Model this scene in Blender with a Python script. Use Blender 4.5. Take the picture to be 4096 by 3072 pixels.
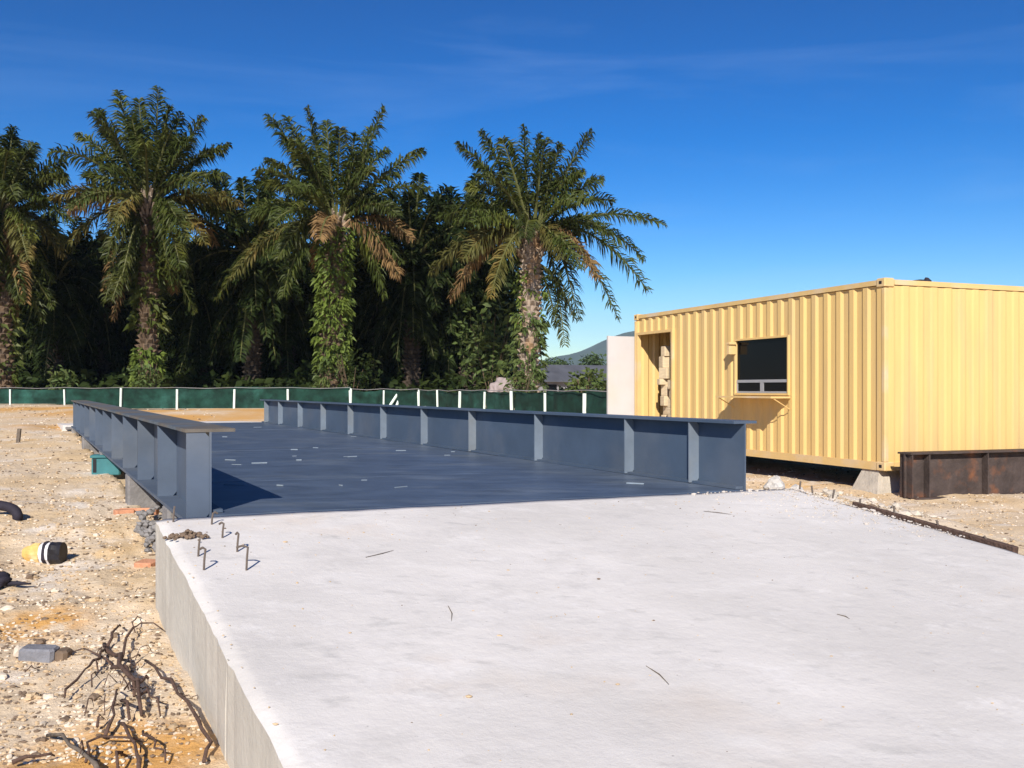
import bpy, math, random
from mathutils import Vector, Matrix, noise
R = math.radians
rng = random.Random(7)
scene = bpy.context.scene
C = scene.collection
for o in list(bpy.data.objects): bpy.data.objects.remove(o)

# ------------------------------------------------------------------ camera
EYE = 1.5; F = 950.0; CX = 512.0; HY = 388.75          # pixels of the 1024x768 picture
cam_d = bpy.data.cameras.new('camera'); cam = bpy.data.objects.new('camera', cam_d); C.objects.link(cam)
cam.location = (0, 0, EYE); cam.rotation_euler = (R(90), 0, 0)
cam_d.sensor_width = 36; cam_d.lens = F/1024*36; cam_d.shift_y = (HY-384)/1024
cam_d.clip_start = 0.05; cam_d.clip_end = 20000
scene.camera = cam

# ------------------------------------------------------------------ sky and sun
SUNV = Vector((-0.191, -1.558, 1.0)).normalized()       # towards the sun
SUN_EL = math.asin(SUNV.z); SUN_AZ = math.atan2(SUNV.x, SUNV.y)
world = bpy.data.worlds.new('World'); scene.world = world; world.use_nodes = True
nt = world.node_tree; nt.nodes.clear()
wo = nt.nodes.new('ShaderNodeOutputWorld'); bg = nt.nodes.new('ShaderNodeBackground')
sky = nt.nodes.new('ShaderNodeTexSky'); sky.sky_type = 'NISHITA'; sky.sun_disc = False
sky.sun_elevation = SUN_EL; sky.sun_rotation = SUN_AZ
sky.air_density = 1.0; sky.dust_density = 0.15; sky.ozone_density = 4.0; sky.altitude = 0
hsv = nt.nodes.new('ShaderNodeHueSaturation'); hsv.inputs['Saturation'].default_value = 1.22; hsv.inputs['Hue'].default_value = 0.505; hsv.inputs['Value'].default_value = 0.4
tc = nt.nodes.new('ShaderNodeTexCoord'); mp = nt.nodes.new('ShaderNodeMapping')
mp.inputs['Rotation'].default_value = (0.2, -0.42, 0.1); mp.inputs['Scale'].default_value = (1.0, 1.6, 8.0)
n1 = nt.nodes.new('ShaderNodeTexNoise'); n1.inputs['Scale'].default_value = 1.3; n1.inputs['Detail'].default_value = 7
n1.inputs['Roughness'].default_value = 0.55; n1.inputs['Distortion'].default_value = 0.6
cr = nt.nodes.new('ShaderNodeValToRGB')
cr.color_ramp.elements[0].position = 0.50; cr.color_ramp.elements[0].color = (0, 0, 0, 1)
cr.color_ramp.elements[1].position = 0.80; cr.color_ramp.elements[1].color = (0.22, 0.22, 0.22, 1)
mx = nt.nodes.new('ShaderNodeMix'); mx.data_type = 'RGBA'
nt.links.new(tc.outputs['Generated'], mp.inputs['Vector']); nt.links.new(mp.outputs[0], n1.inputs['Vector'])
nt.links.new(n1.outputs['Fac'], cr.inputs[0]); nt.links.new(cr.outputs[0], mx.inputs['Factor'])
gam = nt.nodes.new('ShaderNodeGamma'); gam.inputs['Gamma'].default_value = 1.55
nt.links.new(sky.outputs[0], gam.inputs['Color']); nt.links.new(gam.outputs[0], hsv.inputs['Color']); nt.links.new(hsv.outputs[0], mx.inputs['A'])
mx.inputs['B'].default_value = (4.8, 6.8, 10.4, 1)
nt.links.new(mx.outputs['Result'], bg.inputs['Color']); bg.inputs['Strength'].default_value = 0.07125
nt.links.new(bg.outputs[0], wo.inputs['Surface'])
sl = bpy.data.lights.new('sun', 'SUN'); sl.energy = 4.6; sl.angle = R(0.53); sl.color = (1.0, 0.93, 0.81)
so = bpy.data.objects.new('sun', sl); C.objects.link(so)
so.rotation_euler = SUNV.to_track_quat('Z', 'Y').to_euler(); so.location = (-5, -30, 25)
vs = scene.view_settings; vs.view_transform = 'Standard'; vs.look = 'None'; vs.gamma = 1; vs.use_curve_mapping = False
vs.exposure = 0.57
scene.render.engine = 'CYCLES'

# ------------------------------------------------------------------ materials
MATS = {}
def mat(name, col, var=0.25, scale=4.0, rough=0.85, bump=0.0, bscale=None, metal=0.0, tint=None, tint_lo=0.5, tint_hi=0.7,
        tint_scale=None, spec=0.3, objrand=0.0, transl=0.0, stretch=(1, 1, 1), detail=6):
    if name in MATS: return MATS[name]
    m = bpy.data.materials.new(name); m.use_nodes = True; t = m.node_tree; N = t.nodes; L = t.links
    b = N['Principled BSDF']; out = N['Material Output']
    b.inputs['Roughness'].default_value = rough; b.inputs['Metallic'].default_value = metal
    b.inputs['Specular IOR Level'].default_value = spec
    g = N.new('ShaderNodeTexCoord'); mpn = N.new('ShaderNodeMapping'); mpn.inputs['Scale'].default_value = stretch
    L.new(g.outputs['Object'], mpn.inputs['Vector'])
    nz = N.new('ShaderNodeTexNoise'); nz.inputs['Scale'].default_value = scale; nz.inputs['Detail'].default_value = detail
    nz.inputs['Roughness'].default_value = 0.65
    L.new(mpn.outputs[0], nz.inputs['Vector'])
    ra = N.new('ShaderNodeMapRange'); ra.inputs['From Min'].default_value = 0.25; ra.inputs['From Max'].default_value = 0.75
    ra.inputs['To Min'].default_value = 1-var; ra.inputs['To Max'].default_value = 1+var
    L.new(nz.outputs['Fac'], ra.inputs['Value'])
    base = N.new('ShaderNodeRGB'); base.outputs[0].default_value = (*col, 1); cur = base.outputs[0]
    if tint:
        n2 = N.new('ShaderNodeTexNoise'); n2.inputs['Scale'].default_value = tint_scale or scale*0.35; n2.inputs['Detail'].default_value = 5
        mp2 = N.new('ShaderNodeMapping'); mp2.inputs['Location'].default_value = (31, 17, 5); mp2.inputs['Scale'].default_value = stretch
        L.new(g.outputs['Object'], mp2.inputs['Vector']); L.new(mp2.outputs[0], n2.inputs['Vector'])
        r2 = N.new('ShaderNodeMapRange'); r2.inputs['From Min'].default_value = tint_lo; r2.inputs['From Max'].default_value = tint_hi
        L.new(n2.outputs['Fac'], r2.inputs['Value'])
        mm = N.new('ShaderNodeMix'); mm.data_type = 'RGBA'; mm.inputs['B'].default_value = (*tint, 1)
        L.new(r2.outputs[0], mm.inputs['Factor']); L.new(cur, mm.inputs['A']); cur = mm.outputs['Result']
    mu = N.new('ShaderNodeVectorMath'); mu.operation = 'SCALE'
    L.new(cur, mu.inputs[0]); L.new(ra.outputs[0], mu.inputs['Scale']); cur = mu.outputs[0]
    if objrand:
        oi = N.new('ShaderNodeObjectInfo'); r3 = N.new('ShaderNodeMapRange')
        r3.inputs['To Min'].default_value = 1-objrand; r3.inputs['To Max'].default_value = 1+objrand
        L.new(oi.outputs['Random'], r3.inputs['Value'])
        m3 = N.new('ShaderNodeVectorMath'); m3.operation = 'SCALE'
        L.new(cur, m3.inputs[0]); L.new(r3.outputs[0], m3.inputs['Scale']); cur = m3.outputs[0]
    L.new(cur, b.inputs['Base Color'])
    if bump:
        nb = N.new('ShaderNodeTexNoise'); nb.inputs['Scale'].default_value = bscale or scale*6; nb.inputs['Detail'].default_value = 6
        L.new(mpn.outputs[0], nb.inputs['Vector'])
        bp = N.new('ShaderNodeBump'); bp.inputs['Strength'].default_value = bump; bp.inputs['Distance'].default_value = 0.02
        L.new(nb.outputs['Fac'], bp.inputs['Height']); L.new(bp.outputs[0], b.inputs['Normal'])
    if transl:
        tr = N.new('ShaderNodeBsdfTranslucent'); L.new(cur, tr.inputs['Color'])
        ms = N.new('ShaderNodeMixShader'); ms.inputs[0].default_value = transl
        L.new(b.outputs[0], ms.inputs[1]); L.new(tr.outputs[0], ms.inputs[2]); L.new(ms.outputs[0], out.inputs['Surface'])
    MATS[name] = m; return m

def mat_sand():
    m = bpy.data.materials.new('sand'); m.use_nodes = True; t = m.node_tree; N = t.nodes; L = t.links
    b = N['Principled BSDF']; b.inputs['Roughness'].default_value = 0.95; b.inputs['Specular IOR Level'].default_value = 0.1
    g = N.new('ShaderNodeTexCoord')
    def nz(s, d, loc=(0, 0, 0), sc=(1, 1, 1), ro=0.6):
        mp = N.new('ShaderNodeMapping'); mp.inputs['Location'].default_value = loc; mp.inputs['Scale'].default_value = sc
        L.new(g.outputs['Object'], mp.inputs['Vector'])
        n = N.new('ShaderNodeTexNoise'); n.inputs['Scale'].default_value = s; n.inputs['Detail'].default_value = d; n.inputs['Roughness'].default_value = ro
        L.new(mp.outputs[0], n.inputs['Vector']); return n.outputs['Fac']
    def rmp(f, a, c):
        r = N.new('ShaderNodeMapRange'); r.inputs['From Min'].default_value = a; r.inputs['From Max'].default_value = c; L.new(f, r.inputs['Value']); return r.outputs[0]
    def mix(fac, A, B):
        mm = N.new('ShaderNodeMix'); mm.data_type = 'RGBA'; L.new(fac, mm.inputs['Factor'])
        if isinstance(A, tuple): mm.inputs['A'].default_value = (*A, 1)
        else: L.new(A, mm.inputs['A'])
        mm.inputs['B'].default_value = (*B, 1); return mm.outputs['Result']
    c = mix(rmp(nz(0.7, 5), .38, .66), (0.64, 0.475, 0.295), (0.68, 0.555, 0.42))
    c = mix(rmp(nz(0.55, 6, (9, 4, 0)), .56, .70), c, (0.62, 0.41, 0.19))
    c = mix(rmp(nz(1.6, 6, (3, 19, 0)), .54, .68), c, (0.74, 0.65, 0.56))
    c = mix(rmp(nz(7, 6, (13, 1, 0)), .60, .75), c, (0.30, 0.22, 0.15))
    c = mix(rmp(nz(30, 3, (1, 8, 0)), .66, .74), c, (0.20, 0.15, 0.11))
    c = mix(rmp(nz(42, 3, (5, 2, 0)), .68, .76), c, (0.68, 0.62, 0.56))
    for (px, py, rad) in ((-1.55, 3.45, .5), (-1.35, 3.65, .35), (-12.5, 35, 11.0), (-2.6, 5.2, .35), (-9.5, 22, 2.5)):      # spills of orange clay
        dd = N.new('ShaderNodeVectorMath'); dd.operation = 'DISTANCE'; dd.inputs[1].default_value = (px, py, .2); L.new(g.outputs['Object'], dd.inputs[0])
        r_ = N.new('ShaderNodeMapRange'); r_.inputs['From Min'].default_value = rad; r_.inputs['From Max'].default_value = rad*.45; L.new(dd.outputs['Value'], r_.inputs['Value'])
        mlt = N.new('ShaderNodeMath'); mlt.operation = 'MULTIPLY'; L.new(r_.outputs[0], mlt.inputs[0]); L.new(rmp(nz(3.0/rad, 6, (px, py, 0)), .30, .52), mlt.inputs[1])
        c = mix(mlt.outputs[0], c, (0.62, 0.345, 0.12))
    L.new(c, b.inputs['Base Color'])
    bp = N.new('ShaderNodeBump'); bp.inputs['Strength'].default_value = 0.75; bp.inputs['Distance'].default_value = 0.03
    L.new(nz(16, 8, ro=0.7), bp.inputs['Height']); L.new(bp.outputs[0], b.inputs['Normal'])
    MATS['sand'] = m; return m

def mat_concrete():
    m = bpy.data.materials.new('slab_concrete'); m.use_nodes = True; t = m.node_tree; N = t.nodes; L = t.links
    b = N['Principled BSDF']; b.inputs['Roughness'].default_value = 0.9; b.inputs['Specular IOR Level'].default_value = 0.15
    g = N.new('ShaderNodeTexCoord')
    def nz(s, d, loc=(0, 0, 0), sc=(1, 1, 1), ro=0.6, rot=0.0):
        mp = N.new('ShaderNodeMapping'); mp.inputs['Location'].default_value = loc; mp.inputs['Scale'].default_value = sc; mp.inputs['Rotation'].default_value = (0, 0, rot)
        L.new(g.outputs['Object'], mp.inputs['Vector'])
        n = N.new('ShaderNodeTexNoise'); n.inputs['Scale'].default_value = s; n.inputs['Detail'].default_value = d; n.inputs['Roughness'].default_value = ro
        L.new(mp.outputs[0], n.inputs['Vector']); return n.outputs['Fac']
    def rmp(f, a, c, lo=0., hi=1.):
        r = N.new('ShaderNodeMapRange'); r.inputs['From Min'].default_value = a; r.inputs['From Max'].default_value = c
        r.inputs['To Min'].default_value = lo; r.inputs['To Max'].default_value = hi; L.new(f, r.inputs['Value']); return r.outputs[0]
    def mix(fac, A, B):
        mm = N.new('ShaderNodeMix'); mm.data_type = 'RGBA'; L.new(fac, mm.inputs['Factor'])
        if isinstance(A, tuple): mm.inputs['A'].default_value = (*A, 1)
        else: L.new(A, mm.inputs['A'])
        mm.inputs['B'].default_value = (*B, 1); return mm.outputs['Result']
    c = mix(rmp(nz(0.8, 5, ro=.5), .35, .68), (0.68, 0.645, 0.625), (0.57, 0.54, 0.52))
    c = mix(rmp(nz(1.1, 6, (7, 3, 0), (1, 3.2, 1), rot=.48), .55, .74, 0, .55), c, (0.74, 0.71, 0.70))      # trowel sweeps
    c = mix(rmp(nz(1.0, 5, (2, 11, 0)), .58, .74, 0, .55), c, (0.60, 0.50, 0.42))                              # dusty sand film
    c = mix(rmp(nz(5, 7, (4, 9, 0), (1, 2, 1), rot=.48), .57, .76, 0, .7), c, (0.42, 0.405, 0.395))           # grey smears
    c = mix(rmp(nz(2.6, 8, (14, 2, 0), ro=.7), .54, .70, 0, .55), c, (0.50, 0.475, 0.46))
    c = mix(rmp(nz(3.4, 8, (1, 22, 0), ro=.72), .56, .70, 0, .6), c, (0.76, 0.73, 0.72))
    c = mix(rmp(nz(.55, 6, (21, 6, 0), ro=.65), .50, .66, 0, .45), c, (0.53, 0.50, 0.475))
    c = mix(rmp(nz(38, 3, (4, 1, 0)), .70, .78, 0, .7), c, (0.28, 0.26, 0.25))                                # pits
    L.new(c, b.inputs['Base Color'])
    bp = N.new('ShaderNodeBump'); bp.inputs['Strength'].default_value = 0.45; bp.inputs['Distance'].default_value = 0.012
    L.new(nz(12, 9, ro=0.7), bp.inputs['Height']); L.new(bp.outputs[0], b.inputs['Normal'])
    MATS['slab_concrete'] = m; return m

SAND = mat_sand(); CONC = mat_concrete()
FORMED = mat('formed_concrete', (0.46, 0.43, 0.385), .14, 2.5, .9, .25, 30, tint=(0.56, 0.53, 0.48), tint_scale=1.2)
PLINTH = mat('plinth_concrete', (0.20, 0.19, 0.19), .35, 5, .9, .5, 30)
BLOCKC = mat('block_concrete', (0.44, 0.39, 0.33), .25, 6, .9, .5, 30)
STEEL = mat('girder_paint', (0.060, 0.088, 0.135), .16, 2.0, .55, .05, 20, tint=(0.10, 0.12, 0.155), tint_scale=1.2, tint_lo=.5, tint_hi=.75, spec=.4)
DUSTY = mat('girder_paint_dusty', (0.078, 0.104, 0.152), .18, 2.0, .65, .05, 20, tint=(0.125, 0.14, 0.165), tint_scale=1.0, tint_lo=.48, tint_hi=.72, spec=.3)
STIFF_LIT = mat('stiffener_paint_lit', (0.145, 0.180, 0.23), .2, 3, .5, .05, 20, tint=(0.16, 0.18, 0.205), tint_scale=2, spec=.4)  # girder paint made paler: sun-facing brightness put into the colour
RUSTTOP = mat('dusty_flange', (0.12, 0.105, 0.09), .3, 6, .8, tint=(0.085, 0.105, 0.13), tint_scale=1.5, tint_lo=.45, tint_hi=.6)
DECK = mat('deck_paint', (0.074, 0.100, 0.150), .34, 2.4, .42, .10, 25, stretch=(1, 2.2, 1), tint=(0.12, 0.145, 0.185), tint_scale=1.3, tint_lo=.5, tint_hi=.72, spec=.4)
YELLOW = mat('yellow_paint', (0.69, 0.47, 0.185), .07, 1.5, .5, 0, tint=(0.60, 0.42, 0.20), tint_scale=1.1, tint_lo=.5, tint_hi=.75, spec=.35, stretch=(4, 4, .45))
YTRIM = mat('yellow_trim_paint', (0.64, 0.44, 0.19), .08, 3, .55, 0, tint=(0.62, 0.48, 0.32), tint_scale=2, spec=.3)
ROOFM = mat('roof_paint', (0.62, 0.50, 0.40), .1, 2, .6)
PLY = mat('plywood_floor', (0.20, 0.12, 0.06), .3, 5, .8)
ALU = mat('aluminium', (0.48, 0.48, 0.50), .08, 5, .4, metal=.5)
GLASS = mat('dark_glass', (0.004, 0.0045, 0.006), .1, 3, .12, spec=.12)
RUST = mat('rusty_steel', (0.062, 0.046, 0.042), .45, 5, .8, .5, 24, tint=(0.15, 0.065, 0.035), tint_scale=3.5, tint_lo=.54, tint_hi=.7)
REBAR = mat('rebar_steel', (0.12, 0.095, 0.08), .3, 40, .75)
WHITEP = mat('white_panel_paint', (0.54, 0.51, 0.51), .06, 2, .6, tint=(0.53, 0.50, 0.45), tint_scale=1)
POSTM = mat('post_paint', (0.68, 0.76, 0.70), .1, 6, .7)
NET = mat('green_shade_net', (0.008, 0.037, 0.027), .75, 2.2, .9, .3, 40, tint=(0.02, 0.075, 0.06), tint_scale=.8, transl=.15)
LEAF = mat('palm_leaf', (0.048, 0.064, 0.013), .35, .7, .5, tint=(0.092, 0.100, 0.018), tint_scale=.5, spec=.25, objrand=.3, transl=.18)
LEAF_SHADED = mat('palm_leaf_shaded', (0.023, 0.036, 0.011), .35, .7, .5, tint=(0.034, 0.044, 0.011), tint_scale=.5, spec=.06, objrand=.25, transl=.15)  # leaf green darkened: the grove's shade is put into the colour
LEAFY = mat('palm_leaf_yellowing', (0.095, 0.092, 0.024), .35, .9, .6, tint=(0.16, 0.105, 0.026), tint_scale=.7, spec=.2, objrand=.25, transl=.15)
LEAFB = mat('palm_leaf_dry', (0.20, 0.125, 0.055), .35, .9, .75, tint=(0.12, 0.075, 0.035), tint_scale=.7, spec=.1, objrand=.25, transl=.1)
RACH = mat('frond_stalk', (0.10, 0.105, 0.035), .2, 2, .6)
FERN = mat('trunk_fern', (0.12, 0.165, 0.03), .4, 2.0, .6, tint=(0.055, 0.085, 0.02), tint_scale=1.5, spec=.2, transl=.15)
BARK = mat('palm_bark', (0.125, 0.085, 0.055), .4, 3, .95, .6, 14, tint=(0.09, 0.07, 0.055), tint_scale=2)
BARK_SHADED = mat('palm_bark_shaded', (0.06, 0.045, 0.034), .4, 3, .95, .6, 14)  # bark darkened so back trunks look shaded by the crowns
BARKL = mat('palm_bark_pale', (0.30, 0.24, 0.19), .35, 3, .95, .6, 14, tint=(0.33, 0.20, 0.10), tint_scale=1.2)
SHRUB = mat('shrub_leaf', (0.075, 0.11, 0.03), .4, 2.5, .6, tint=(0.11, 0.13, 0.035), tint_scale=1.3, transl=.15)
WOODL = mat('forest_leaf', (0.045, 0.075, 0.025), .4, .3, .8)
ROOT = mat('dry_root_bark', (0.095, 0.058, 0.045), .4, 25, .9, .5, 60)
STICK = mat('grey_stick_bark', (0.13, 0.105, 0.085), .35, 25, .9, .4, 60)
TIMBER = mat('pale_timber', (0.58, 0.46, 0.30), .22, 6, .85, stretch=(1, 1, 4))
BLACKP = mat('black_plastic', (0.015, 0.014, 0.018), .3, 8, .45)
BLACKC = mat('black_cloth', (0.022, 0.019, 0.03), .4, 10, .8)
WPLAST = mat('white_plastic', (0.72, 0.70, 0.74), .08, 8, .5)
YPLAST = mat('yellow_packet_paper', (0.62, 0.40, 0.13), .2, 12, .6, tint=(0.66, 0.56, 0.34), tint_scale=6)
TEAL = mat('teal_plastic', (0.045, 0.17, 0.19), .25, 6, .5)
BRICK = mat('orange_brick', (0.52, 0.25, 0.15), .25, 14, .9, .4, 50)
GREYBLK = mat('blue_grey_block', (0.20, 0.20, 0.225), .3, 12, .9, .5, 40)
PEB1 = mat('pale_pebble', (0.62, 0.53, 0.43), .25, 9, .9)
PEB2 = mat('tan_pebble', (0.50, 0.37, 0.235), .3, 9, .9)
PEB3 = mat('brown_pebble', (0.17, 0.12, 0.085), .3, 9, .9)
SLATE = mat('slate_roof', (0.085, 0.09, 0.11), .3, .6, .8)
PLAST = mat('grey_plaster', (0.25, 0.24, 0.25), .25, .5, .9)
HILLM = mat('hill_forest', (0.045, 0.07, 0.04), .4, .01, 1, bump=1.0, bscale=.02)
PINKS = mat('pale_sack', (0.30, 0.25, 0.25), .2, 3, .8)

# ------------------------------------------------------------------ mesh helpers
class MB:
    def __init__(s): s.v = []; s.f = []
    def add(s, vs, fs):
        b = len(s.v); s.v += [tuple(v) for v in vs]; s.f += [tuple(i+b for i in f) for f in fs]
    def box(s, lo, hi, M=None):
        x0, y0, z0 = lo; x1, y1, z1 = hi
        vs = [Vector(p) for p in ((x0, y0, z0), (x1, y0, z0), (x1, y1, z0), (x0, y1, z0), (x0, y0, z1), (x1, y0, z1), (x1, y1, z1), (x0, y1, z1))]
        if M: vs = [M @ v for v in vs]
        s.add(vs, [(3, 2, 1, 0), (4, 5, 6, 7), (0, 1, 5, 4), (1, 2, 6, 5), (2, 3, 7, 6), (3, 0, 4, 7)])
    def cham(s, lo, hi, c, M=None):
        """box with chamfered vertical and top edges"""
        x0, y0, z0 = lo; x1, y1, z1 = hi
        def ring(z, i): return [Vector(p) for p in ((x0+c+i, y0+i, z), (x1-c-i, y0+i, z), (x1-i, y0+c+i, z), (x1-i, y1-c-i, z), (x1-c-i, y1-i, z), (x0+c+i, y1-i, z), (x0+i, y1-c-i, z), (x0+i, y0+c+i, z))]
        rs = [ring(z0, c*.5), ring(z0+c*.5, 0), ring(z1-c*.6, 0), ring(z1, c*.6)]
        vs = [p for r in rs for p in r]
        if M: vs = [M @ v for v in vs]
        fs = [tuple(range(7, -1, -1)), tuple(range(24, 32))]
        for k in range(3):
            for i in range(8): fs.append((k*8+i, k*8+(i+1) % 8, (k+1)*8+(i+1) % 8, (k+1)*8+i))
        s.add(vs, fs)
    def tube(s, pts, rad, n=6, cap=True):
        pts = [Vector(p) for p in pts]; m = len(pts)
        if not hasattr(rad, '__len__'): rad = [rad]*m
        T = (pts[1]-pts[0]).normalized(); A = T.orthogonal().normalized(); vs = []
        for i, p in enumerate(pts):
            Tn = (pts[min(i+1, m-1)]-pts[max(i-1, 0)]).normalized()
            A = (A-Tn*A.dot(Tn)).normalized(); B = Tn.cross(A)
            for k in range(n):
                a = 2*math.pi*k/n; vs.append(p+(A*math.cos(a)+B*math.sin(a))*rad[i])
        fs = [(i*n+k, i*n+(k+1) % n, (i+1)*n+(k+1) % n, (i+1)*n+k) for i in range(m-1) for k in range(n)]
        if cap: fs += [tuple(range(n-1, -1, -1)), tuple(range((m-1)*n, m*n))]
        s.add(vs, fs)
    def lump(s, c, r, seed, jag=.25, sub=1, M=None):
        ph = (1+5**.5)/2
        v0 = [Vector(p).normalized() for p in ((-1, ph, 0), (1, ph, 0), (-1, -ph, 0), (1, -ph, 0), (0, -1, ph), (0, 1, ph), (0, -1, -ph), (0, 1, -ph), (ph, 0, -1), (ph, 0, 1), (-ph, 0, -1), (-ph, 0, 1))]
        f0 = [(0, 11, 5), (0, 5, 1), (0, 1, 7), (0, 7, 10), (0, 10, 11), (1, 5, 9), (5, 11, 4), (11, 10, 2), (10, 7, 6), (7, 1, 8), (3, 9, 4), (3, 4, 2), (3, 2, 6), (3, 6, 8), (3, 8, 9), (4, 9, 5), (2, 4, 11), (6, 2, 10), (8, 6, 7), (9, 8, 1)]
        for _ in range(sub-1):
            cache = {}; nf = []
            def mid(a, b):
                k = (min(a, b), max(a, b))
                if k not in cache: cache[k] = len(v0); v0.append((v0[a]+v0[b]).normalized())
                return cache[k]
            for a, b, d in f0:
                x, y, z = mid(a, b), mid(b, d), mid(d, a); nf += [(a, x, z), (b, y, x), (d, z, y), (x, y, z)]
            f0 = nf
        o = Vector((seed*3.17, seed*1.3, seed*.71))
        vs = []
        for v in v0:
            k = 1+jag*noise.noise(v*1.7+o)*1.6; p = Vector((v.x*r[0]*k, v.y*r[1]*k, v.z*r[2]*k))
            vs.append(Vector(c)+(M @ p if M else p))
        s.add(vs, f0)
    def build(s, name, material, parent=None, smooth=False, loc=None):
        me = bpy.data.meshes.new(name); vs = s.v
        if loc is not None: vs = [(v[0]-loc[0], v[1]-loc[1], v[2]-loc[2]) for v in vs]
        me.from_pydata(vs, [], s.f); me.validate()
        mats = material if isinstance(material, (list, tuple)) else [material]
        for m in mats: me.materials.append(m)
        if smooth: me.polygons.foreach_set('use_smooth', [True]*len(me.polygons))
        me.update()
        o = bpy.data.objects.new(name, me); C.objects.link(o)
        if loc is not None: o.location = loc
        if parent: o.parent = parent
        return o
def tag(o, label, cat, group=None, kind=None):
    if label: o['label'] = label
    if cat: o['category'] = cat
    if group: o['group'] = group
    if kind: o['kind'] = kind
    return o
def structure(o): o['kind'] = 'structure'; return o
def thing(name, label, cat, loc=(0, 0, 0), rotz=0, group=None):
    o = bpy.data.objects.new(name, None); C.objects.link(o); o.location = loc; o.rotation_euler = (0, 0, rotz); o.empty_display_size = .2
    return tag(o, label, cat, group)
def copyobj(o, parent=None):
    c = o.copy(); C.objects.link(c); c.parent = parent; return c
def at(x, y, Y): return Vector(((x-CX)/F*Y, Y, EYE-(y-HY)/F*Y))
D = 1024/2212                                     # enlarged-view pixel -> picture pixel
def atd(x, y, Y): return at(x*D, y*D, Y)

# ------------------------------------------------------------------ layout of the weighbridge
YAW = R(27.1); AX = Vector((-math.sin(YAW), math.cos(YAW), 0)); AC = Vector((math.cos(YAW), math.sin(YAW), 0))
DZ = 0.75; GTOP = 1.26; GL = 16.0
LN = Vector((-1.807, 5.695, 0)); RN = Vector((1.739, 7.08, 0))
SA = Vector((-2.06, 5.49, 0)); SB = Vector((2.14, 7.20, 0)); RAMP = 0.11; RLEN = 6.3
def slab_tc(x, y):                                 # t towards the camera, c across 0..1
    d = SB-SA; px, py = x-SA.x, y-SA.y
    det = d.x*(-AX.y)-(-AX.x)*d.y
    c = (px*(-AX.y)-(-AX.x)*py)/det; t = (d.x*py-px*d.y)/det
    return t, c
def sm(a, b, x):
    k = min(1, max(0, (x-a)/(b-a))); return k*k*(3-2*k)
GL_PROFILE = [(-50, 0), (0, .05), (3.5, .11), (5.5, .20), (8.9, .40), (12, .43), (16, .50), (20, .60), (30, .68), (45, .73), (70, .9), (160, .2), (900, 0)]
GR_PROFILE = [(-50, 0), (0, .05), (6, .12), (9, .10), (20, .12), (30, .35), (45, .5), (70, .5), (160, .2), (900, 0)]
def prof(P, y):
    for (a, va), (b, vb) in zip(P, P[1:]):
        if y <= b: return va+(vb-va)*sm(a, b, y) if y > a else va
    return P[-1][1]
def ground_base(x, y):
    p = Vector((x, y, 0)); c = (p-LN).dot(AC); t = (p-LN).dot(AX)
    k = sm(0.3, 3.6, c)
    z = prof(GL_PROFILE, y)*(1-k)+prof(GR_PROFILE, y)*k
    # gravel heaped against the slab corner and the girder's end
    q = p-(SB+AC*0.15+AX*0.35)
    z += 0.40*math.exp(-((q.dot(AX)/1.35)**2))*math.exp(-((max(0, q.dot(AC))/1.0)**2))*(1 if c > 3.2 else 0)
    ts0, cs0 = slab_tc(x, y)
    if -1.0 < ts0 < 7 and cs0 > .9:
        e = (cs0-1)*4.5; z += (max(0, DZ-RAMP*ts0-.10-z))*(1-sm(.25, 2.3, e))*sm(-1.0, -.2, ts0)*(1-sm(2.6, 4.5, ts0))
    if x < 0 and y > 9: z += .14*max(0, noise.noise(Vector((x*.28, y*.16, 5))))*sm(9, 14, y)*(1-sm(45, 60, y))*(1-sm(-1.2, -.4, c))
    # low bank of orange sand beyond the weighbridge
    if y > 20: z += 0.30*math.exp(-(((x+11)/6)**2+((y-36)/6)**2))
    ts, cs = slab_tc(x, y)
    if -0.05 < ts < RLEN and 0.012 < cs < 0.99: z = min(z, -0.06)
    elif -0.3 < t < GL+.2 and -0.02 < c < 3.75: z = min(z, .34)
    return z
def ground_z(x, y):
    r = math.hypot(x, y); z = ground_base(x, y)
    f = 1/(1+max(0, r-12)*.06)
    v = Vector((x, y, 0))
    z += f*(0.045*noise.noise(v*.8)+0.030*noise.noise(v*2.3+Vector((5, 3, 1))))
    if r < 40 and x < 1: z += .06*max(0, noise.noise(v*1.5+Vector((2, 9, 4))))*sm(3.0, 6.0, r)*(1-r/40)+.05*abs(noise.noise(v*3.3+Vector((7, 1, 4))))*sm(3.5, 6.5, r)*(1-r/40)
    if r < 30: z += 0.020*noise.noise(v*6.5)*(1-r/30)+0.010*noise.noise(v*15)*(1-r/30)
    return z
def hit(x, y):
    """ground point seen at a picture pixel"""
    d = Vector(((x-CX)/F, 1, -(y-HY)/F)); Y = 2.0
    while Y < 300:
        z = EYE+d.z*Y
        if z <= ground_base(d.x*Y, Y): break
        Y *= 1.01
    lo, hi = Y/1.01, Y
    for _ in range(14):
        m = (lo+hi)/2
        if EYE+d.z*m <= ground_z(d.x*m, m): hi = m
        else: lo = m
    return Vector((d.x*hi, hi, ground_z(d.x*hi, hi)))
def hitd(x, y): return hit(x*D, y*D)

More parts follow.
